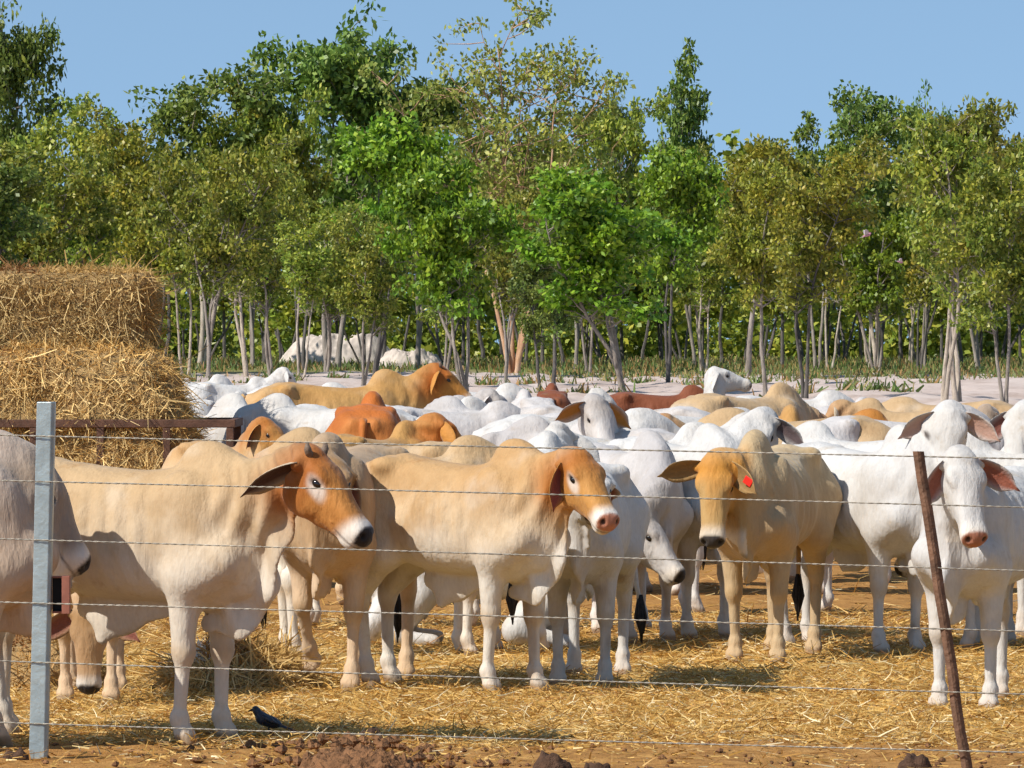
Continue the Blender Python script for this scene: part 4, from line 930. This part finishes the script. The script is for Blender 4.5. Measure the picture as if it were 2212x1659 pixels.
def hay_blob(name, label, shape, n, seed, mat=M_HAYBASE, L0=.16, k=1.0, lvl=None, base=None):
    """shape(U) -> points and normals of the solid; strands stick out of it"""
    V, Q = shape(); root = new_obj(name, mesh_np(name, V, Q), mat); tag(root, label, 'hay')
    me = root.data; r = np.random.default_rng(seed)
    A = V[Q]; nrm = np.cross(A[:, 2] - A[:, 0], A[:, 3] - A[:, 1]); ar = np.linalg.norm(nrm, axis=1); nrm /= ar[:, None] + 1e-9
    f = r.choice(len(Q), n, p=ar / ar.sum()); u, v = r.random((2, n, 1)); a = A[f]
    P = (a[:, 0] * (1-u) + a[:, 1] * u) * (1-v) + (a[:, 3] * (1-u) + a[:, 2] * u) * v
    nm = nrm[f]; D = r.normal(size=(n, 3)) * .8 + nm * .42; D[:, 2] -= .15; D /= np.linalg.norm(D, axis=1)[:, None]
    L = L0 * r.uniform(.35, 1.3, n); bend = r.normal(size=(n, 3)) * (L * .3)[:, None]; bend[:, 2] -= L * .3; k5 = n // 5
    L[:k5] *= 1.7; wd_ = r.uniform(.004, .013, n); wd_[:k5] *= 1.5; bend[:k5] *= 1.7; cc = straw_cols(n, seed, k) * np.array([1.0, 1.03, 1.25])
    P = P - D * (L * .3)[:, None] + nm * .005
    V2, Q2, C = ribbons(P[:k5], D[:k5], L[:k5], wd_[:k5], bend[:k5], 3, cc[:k5], seed)
    V3, Q3, C3 = ribbons(P[k5:], D[k5:], L[k5:], wd_[k5:], bend[k5:], 1, cc[k5:], seed + 1)
    Q2 = np.concatenate([Q2, Q3 + len(V2)]); V2 = np.concatenate([V2, V3]); C = {'tint': np.concatenate([C['tint'], C3['tint']])}
    s = new_obj('loose_strands', mesh_np('loose_strands', V2, Q2, False, C), M_STRAW, root); s['kind'] = 'stuff'
    return root
def blob_shape(c, rx, ry, rz, seed, amp=.12, p=4.0, pz=3.0, n=26, fz=0.0, mod=None):
    """rounded box / ellipsoid from an evenly divided cube"""
    def fn():
        key = {}; V = []; Q = []
        u = np.linspace(-1, 1, n)
        for ax in range(3):
            for sg in (-1, 1):
                ids = np.zeros((n, n), int)
                for i in range(n):
                    for j in range(n):
                        q = [0, 0, 0]; q[ax] = sg; q[(ax+1) % 3] = u[i]; q[(ax+2) % 3] = u[j]; k = tuple(round(t, 4) for t in q)
                        if k not in key: key[k] = len(V); V.append(q)
                        ids[i, j] = key[k]
                for i in range(n - 1):
                    for j in range(n - 1):
                        f = [ids[i, j], ids[i+1, j], ids[i+1, j+1], ids[i, j+1]]; Q.append(f if sg > 0 else f[::-1])
        P = np.array(V, float); P /= (np.abs(P) ** p).sum(1)[:, None] ** (1 / p); P = P * np.array([rx, ry, rz])
        nz = np_noise(P + seed * 3.1, 2.2, seed, 3) + .6 * np_noise(P + 7, 6, seed + 1, 2)
        P = P * (1 + amp * nz)[:, None]
        if mod is not None: P = mod(P)
        return P + np.array(c), np.array(Q)
    return fn
def at(px, py, d): return (wx(px, d), d, wz(py, d))
dB = FD + .95
s_ = F / dB
# upper square bale, rectangular with a torn lower edge
cx_, _, cz_ = at(40, 690, dB)
hay_blob('hay_bale', 'square hay bale on top of the loose heap in the feeder', blob_shape((cx_ - .03, dB + .35, cz_), 290 / s_, .62, 103 / s_, 5, .07, 10), 28000, 61, k=.95, L0=.13)
cx_, _, cz_ = at(90, 905, dB)
def slump(P):
    t = np.clip(P[:, 2] / (150 / s_), -1, 1); P = P.copy(); P[:, 0] += np.where(P[:, 0] > 0, -t * .24 - .05, 0); P[:, 1] *= 1 - .22 * t; return P
hay_blob('hay_heap', 'loose hay heap spilling over the feeder rails below the square bale', blob_shape((cx_, dB - .05, cz_), 322 / s_, .80, 150 / s_, 8, .17, 5, mod=slump), 34000, 62, k=1.22, L0=.18)
# hay scattered on the ground at the grazing cow
d_ = dist(1500)
hay_blob('hay_mound', 'low mound of loose hay on the ground under the cream steer', blob_shape((wx(500, d_), d_ + .7, .02), 150 / (F / d_), .55, .20, 12, .14, 2.2), 9000, 63, L0=.16)
hay_blob('hay_tuft', 'low tuft of hay beside the grazing cow muzzle at the left', blob_shape((wx(60, d_), d_ + .9, .0), 130 / (F / d_), .6, .30, 14, .16, 2.2), 3500, 64, L0=.15)

# ---- wire fence
M_GALV = simple_mat('galvanised_steel', (.36, .42, .42), .45, .18, 9, .15, metallic=.55, spec=.5)
M_PICK = simple_mat('rusted_picket', (.16, .085, .05), .8, .45, 12, .5)
M_WIRE = simple_mat('weathered_wire', (.30, .27, .22), .5, .3, 20, 0, metallic=.5)
dL, dR = dist(1634), dist(1668)
def fence():
    root = empty('wire_fence', (wx(92, dL), dL, 0)); tag(root, 'six strand twisted wire fence with galvanised post and rusty leaning picket', 'fence')
    O = Vector(root.location); loc = lambda p: Vector(p) - O
    def fd(x): return dL + (dR - dL) * (x - 92) / (2085 - 92)     # depth of the fence plane at a column
    # galvanised box post, slightly leaning, chamfered corner
    b, t = Vector(at(83, 1640, dL)), Vector(at(100, 868, dL)); axis = (t - b)
    wpx = 40 / (F / dL); prof = [(-.5, -.35), (.32, -.5), (.5, -.32), (.5, .5), (-.5, .5)]
    v, f = [], []
    for k in (0, 1):
        p = b + axis * k - O; z_ = 1.0 if k == 0 else .98
        for x, y in prof: v.append((p.x + x * wpx * z_, p.y + y * wpx, p.z))
    n = len(prof)
    for i in range(n): f.append((i, (i+1) % n, n + (i+1) % n, n + i))
    f += [tuple(range(n))[::-1], tuple(range(n, 2*n))]
    me = bpy.data.meshes.new('post'); me.from_pydata(v, [], f); me.update(); po = new_obj('post', me, M_GALV, root); bevel(po, .004)
    # latch bracket: open red-brown channel on the right of the post
    c = Vector(at(131, 1285, dL)) - O; sx = 1 / (F / dL)
    m = MB(); m.box((c.x + 11 * sx, c.y + .02, c.z), (17 * sx, .07, 82 * sx)); m.box((c.x - 8 * sx, c.y + .06, c.z), (24 * sx, .012, 78 * sx)); m.box((c.x - 8 * sx, c.y + .03, c.z + 38*sx), (22 * sx, .05, 4 * sx)); m.box((c.x - 8 * sx, c.y + .03, c.z - 38*sx), (22 * sx, .05, 4 * sx))
    br = m.build('latch_bracket', simple_mat('red_brown_paint', (.30, .115, .075), .6, .2, 20), po); bevel(br, .002)
    m = MB(); m.box((c.x - 8 * sx, c.y + .045, c.z), (22 * sx, .012, 70 * sx)); m.build('hollow_shade', simple_mat('hollow_shade_black', (.006, .006, .006), .6, .2), po)  # black sheet painted in for the shade inside the open channel
    # leaning steel picket with a Y section
    b, t = Vector(at(2094, 1700, dR)), Vector(at(1984, 975, dR)); wk = 24 / (F / dR)
    v, f = [], []; prof = [(-.5, -.06), (-.1, -.12), (-.06, -.5), (.06, -.5), (.1, -.12), (.5, -.06), (.5, .06), (.08, .12), (.0, .45), (-.08, .12), (-.5, .06)]
    prof = [(-.5, -.28), (-.12, -.5), (.15, -.42), (.5, -.15), (.5, .1), (.1, .25), (.05, .55), (-.1, .5), (-.12, .2), (-.5, .0)]
    n = len(prof); K = 12; r = random.Random(2)
    for k in range(K + 1):
        p = b.lerp(t, k / K) - O; jx = r.uniform(-.004, .004)
        for x, y in prof: v.append((p.x + x * wk + jx, p.y + y * wk, p.z))
    for k in range(K):
        for i in range(n): f.append((k*n + i, k*n + (i+1) % n, (k+1)*n + (i+1) % n, (k+1)*n + i))
    f += [tuple(range(n))[::-1], tuple(K*n + i for i in range(n))]
    me = bpy.data.meshes.new('picket'); me.from_pydata(v, [], f); me.update(); pk = new_obj('picket', me, M_PICK, root)
    pk['label'] = 'rusty leaning steel picket'; po['label'] = 'galvanised steel box post'
    # wires: two strands twisted round each other
    rows = [(940, 966, 991), (1038, 1066, 1096), (1164, 1198, 1233), (1301, 1332, 1364), (1428, 1466, 1500), (1561, 1596, 1626)]
    for wi, (yl, ym, yr) in enumerate(rows):
        m = MB()
        for ph in (0, math.pi):
            pts = []
            for i in range(420):
                u = -.03 + 1.06 * i / 419; x = u * 2212; y = yl * (1-u) * (1-2*u) + 4 * ym * u * (1-u) + yr * u * (2*u-1)
                p = Vector(at(x, y, fd(x) - .05)) - O; a = i * .95 + ph + wi
                pts.append(p + Vector((0, math.cos(a), math.sin(a))) * .0021)
            m.tube(pts, .0024, 4, False)
        m.build('wire', M_WIRE, root, True)
fence()

# ---- black bird on the ground
def blob_chain(name, chain, mat, parent=None, vox=.004, col=None):
    P = np.array([c[0] for c in chain] ); R = max(c[2] for c in chain); Q_ = np.array([c[1] for c in chain])
    lo = np.minimum(P.min(0), Q_.min(0)) - R - .03; hi = np.maximum(P.max(0), Q_.max(0)) + R + .03
    G = Field(lo, hi, vox)
    for c in chain: G.cone(c[0], c[1], c[2], c[3], c[4] if len(c) > 4 else .02, *(c[5:7] if len(c) > 5 else ()))
    V, Q = surface_nets(G.F, G.lo, vox); return new_obj(name, mesh_np(name, V, Q), mat, parent)
M_BIRD = simple_mat('glossy_black_feathers', (.012, .018, .035), .35, .6, 40, .3, spec=.6)
M_BLACK = simple_mat('black_bill', (.01, .01, .01), .4, .2)
def black_bird():
    d = dist(1590); o = empty('black_bird', (wx(583, d), d, gh(wx(583, d), d) + .022)); tag(o, 'small glossy black bird standing on the straw in front of the cream steer', 'bird')
    u = 1 / (F / d)
    p = lambda x, y: ((x - 583) * u, 0, (1590 - y) * u)
    lat = np.array([0, 1.0, 0])
    b = blob_chain('body', [(p(566, 1558), p(590, 1568), .028, .024, .03), (p(556, 1546), p(568, 1560), .017, .027, .025), (p(552, 1539), p(554, 1541), .0185, .0185, .015), (p(588, 1567), p(606, 1573), .022, .010, .03, lat, 1.2)], M_BIRD, o, .004)
    MB().tube([p(547, 1539), p(541, 1541), p(535, 1543)], [.007, .005, .001], 6).build('bill', M_BLACK, o, True)
    t = MB()
    for k in (-1, 0, 1): t.box(((620 - 583) * u, k * .007, (1590 - 1579) * u), (42 * u, .012, .011), Matrix.Rotation(.36 + .03 * k, 3, 'Y'))
    t.build('tail', M_BIRD, o)
    for sd in (-1, 1):
        wv = MB(); wv.tube([(p(568, 1552)[0], sd * .033, p(568, 1552)[2]), (p(584, 1562)[0], sd * .038, p(584, 1562)[2]), (p(604, 1572)[0], sd * .016, p(604, 1572)[2])], [.012, .017, .003], 8); wv.build('wing', M_BIRD, o, True)
        MB().tube([(p(581, 1573)[0], sd * .014, p(581, 1573)[2]), (p(580, 1582)[0], sd * .016, p(580, 1582)[2]), (p(584, 1590)[0], sd * .016, .004), (p(577, 1590)[0], sd * .016, .002)], [.005, .004, .004, .003], 6).build('leg', M_BLACK, o, True)
        e = MB().tube([(p(550, 1537)[0], sd * .0165, p(550, 1537)[2]), (p(550, 1537)[0], sd * .0205, p(550, 1537)[2])], [.004, .0025], 6).build('eye', M_BLACK, o)
black_bird()
# ---- two pink parrots on the wing before the trees
def parrot(x, y, label, span, bank, seed):
    d = 150.0; o = empty('pink_parrot', (wx(x, d), d, wz(y, d))); tag(o, label, 'bird', 'pink birds flying before the trees')
    o.rotation_euler = (0, math.radians(bank), 0)
    mp_ = simple_mat('pink_feathers', (.45, .20, .26), .7, .2, 20); mg = simple_mat('grey_wing_feathers', (.42, .36, .38), .7, .2, 20)
    s = span / .75
    blob_chain('body', [((-.14*s, 0, 0), (.06*s, 0, .0), .035*s, .055*s, .03), ((.06*s, 0, 0), (.13*s, 0, .02*s), .045*s, .036*s, .03)], mp_, o, .012)
    for sd in (-1, 1):
        V = []; Fc = []
        out = [(.06, 0, .02), (.09, .18, .10), (.04, .36, .20), (-.04, .38, .21), (-.08, .22, .11), (-.08, .03, .02)]
        m = MB(); b = 0
        for z in (0, -.012):
            for a, bq, c in out: m.v.append((a*s, sd*bq*s, c*s + z))
        m.f.append(tuple(range(6))); m.f.append(tuple(range(11, 5, -1)))
        for i in range(6): m.f.append((i, i + 6, (i+1) % 6 + 6, (i+1) % 6))
        m.build('wing', mg, o)
    m = MB().box((-.21*s, 0, 0), (.13*s, .06*s, .012)); m.build('tail', mg, o)
parrot(1873, 508, 'pink and grey parrot in flight before the right trees, the larger one', .52, -20, 1)
parrot(1944, 566, 'smaller pink parrot in flight, lower right of the other', .34, 15, 2)

# ---- dirt mound and dung pats along the fence foot
M_DIRT = simple_mat('churned_red_dirt', (.20, .095, .040), .95, .45, 16, 1.0)
M_DUNG = simple_mat('dry_dung', (.085, .045, .026), .95, .4, 25, .8)
def lump(name, x, y, wpx, hpx, mat, label, cat, group, seed, amp=.25, n=18, rough=.035):
    d = dist(y); s = F / d
    P, Q = blob_shape((0, 0, 0), wpx / 2 / s, wpx / 2 / s * .9, hpx / s, seed, amp, 2.0, n=n)()
    P2 = P.copy(); up_ = smooth(P[:, 2], -.01, .03)
    P2[:, 2] += up_ * (rough * np_noise(P, 7, seed + 2, 3) + rough * .8 * np.abs(np_noise(P, 19, seed + 3, 2)) + rough * .5 * np_noise(P, 45, seed + 4, 1)); P2[:, 2] = np.maximum(P2[:, 2], -.05)
    o = new_obj(name, mesh_np(name, P2, Q), mat); o.location = (wx(x, d), d, gh(wx(x, d), d) - .01); tag(o, label, cat, group); return o
lump('dirt_mound', 770, 1672, 330, 52, M_DIRT, 'rough mound of churned red dirt at the fence foot left of centre', 'dirt mound', None, 3, .22, 46, .05)
lump('dung_pat', 1195, 1668, 95, 52, M_DUNG, 'dark dung pat at the bottom edge right of the dirt mound', 'dung', 'dung pats along the fence', 5)
lump('dung_pat', 1975, 1655, 78, 28, M_DUNG, 'dark dung pat left of the foot of the leaning picket', 'dung', 'dung pats along the fence', 6)
lump('dung_pat', 1290, 1672, 60, 22, M_DUNG, 'low dung pat just right of the tallest pat', 'dung', 'dung pats along the fence', 7)
lump('dung_pat', 1400, 1656, 34, 12, M_DUNG, 'tiny dark dung pat between the tall pat and the picket', 'dung', 'dung pats along the fence', 8)
lump('dung_pat', 32, 1640, 70, 20, M_DUNG, 'dark dung pat left of the steel post foot', 'dung', 'dung pats along the fence', 9)
lump('dung_pat', 795, 1596, 62, 26, M_DUNG, 'dark clod behind the crest of the dirt mound', 'dung', 'dung pats along the fence', 10)

def clods():
    r = random.Random(9); V = []; Fc = []
    for i in range(420):
        y = r.uniform(1606, 1680) if i % 3 else r.uniform(1585, 1670); x = r.gauss(770, 130) if i % 2 else r.uniform(-40, 2260); d = dist(y)
        s = r.uniform(.006, .028) * (1.3 if i % 2 else .8); X = wx(x, d); b = len(V); dx = (x - 770) / 165; hz = 0
        if abs(dx) < 1 and 1620 < y < 1672: hz = .09 * (1 - dx * dx) * .8
        for sx, sy, sz in ((1,0,0),(-1,0,0),(0,1,0),(0,-1,0),(0,0,1),(0,0,-1),(.7,.7,.5),(-.7,.6,.6)):
            V.append((X + sx*s*r.uniform(.6,1.3), d + sy*s*r.uniform(.6,1.3), gh(X, d) + hz + s*.4 + sz*s*r.uniform(.6,1.1)))
        for f in ((0,6,4),(6,2,4),(2,7,4),(7,1,4),(1,3,4),(3,0,4),(2,0,5),(1,2,5),(3,1,5),(0,3,5),(0,2,6),(2,1,7)): Fc.append(tuple(b+k for k in f))
    me = bpy.data.meshes.new('dirt_clods'); me.from_pydata(V, [], Fc); me.update()
    o = new_obj('dirt_clods', me, M_DIRT); tag(o, 'loose red dirt crumbs along the fence foot', 'clods', kind='stuff')
clods()
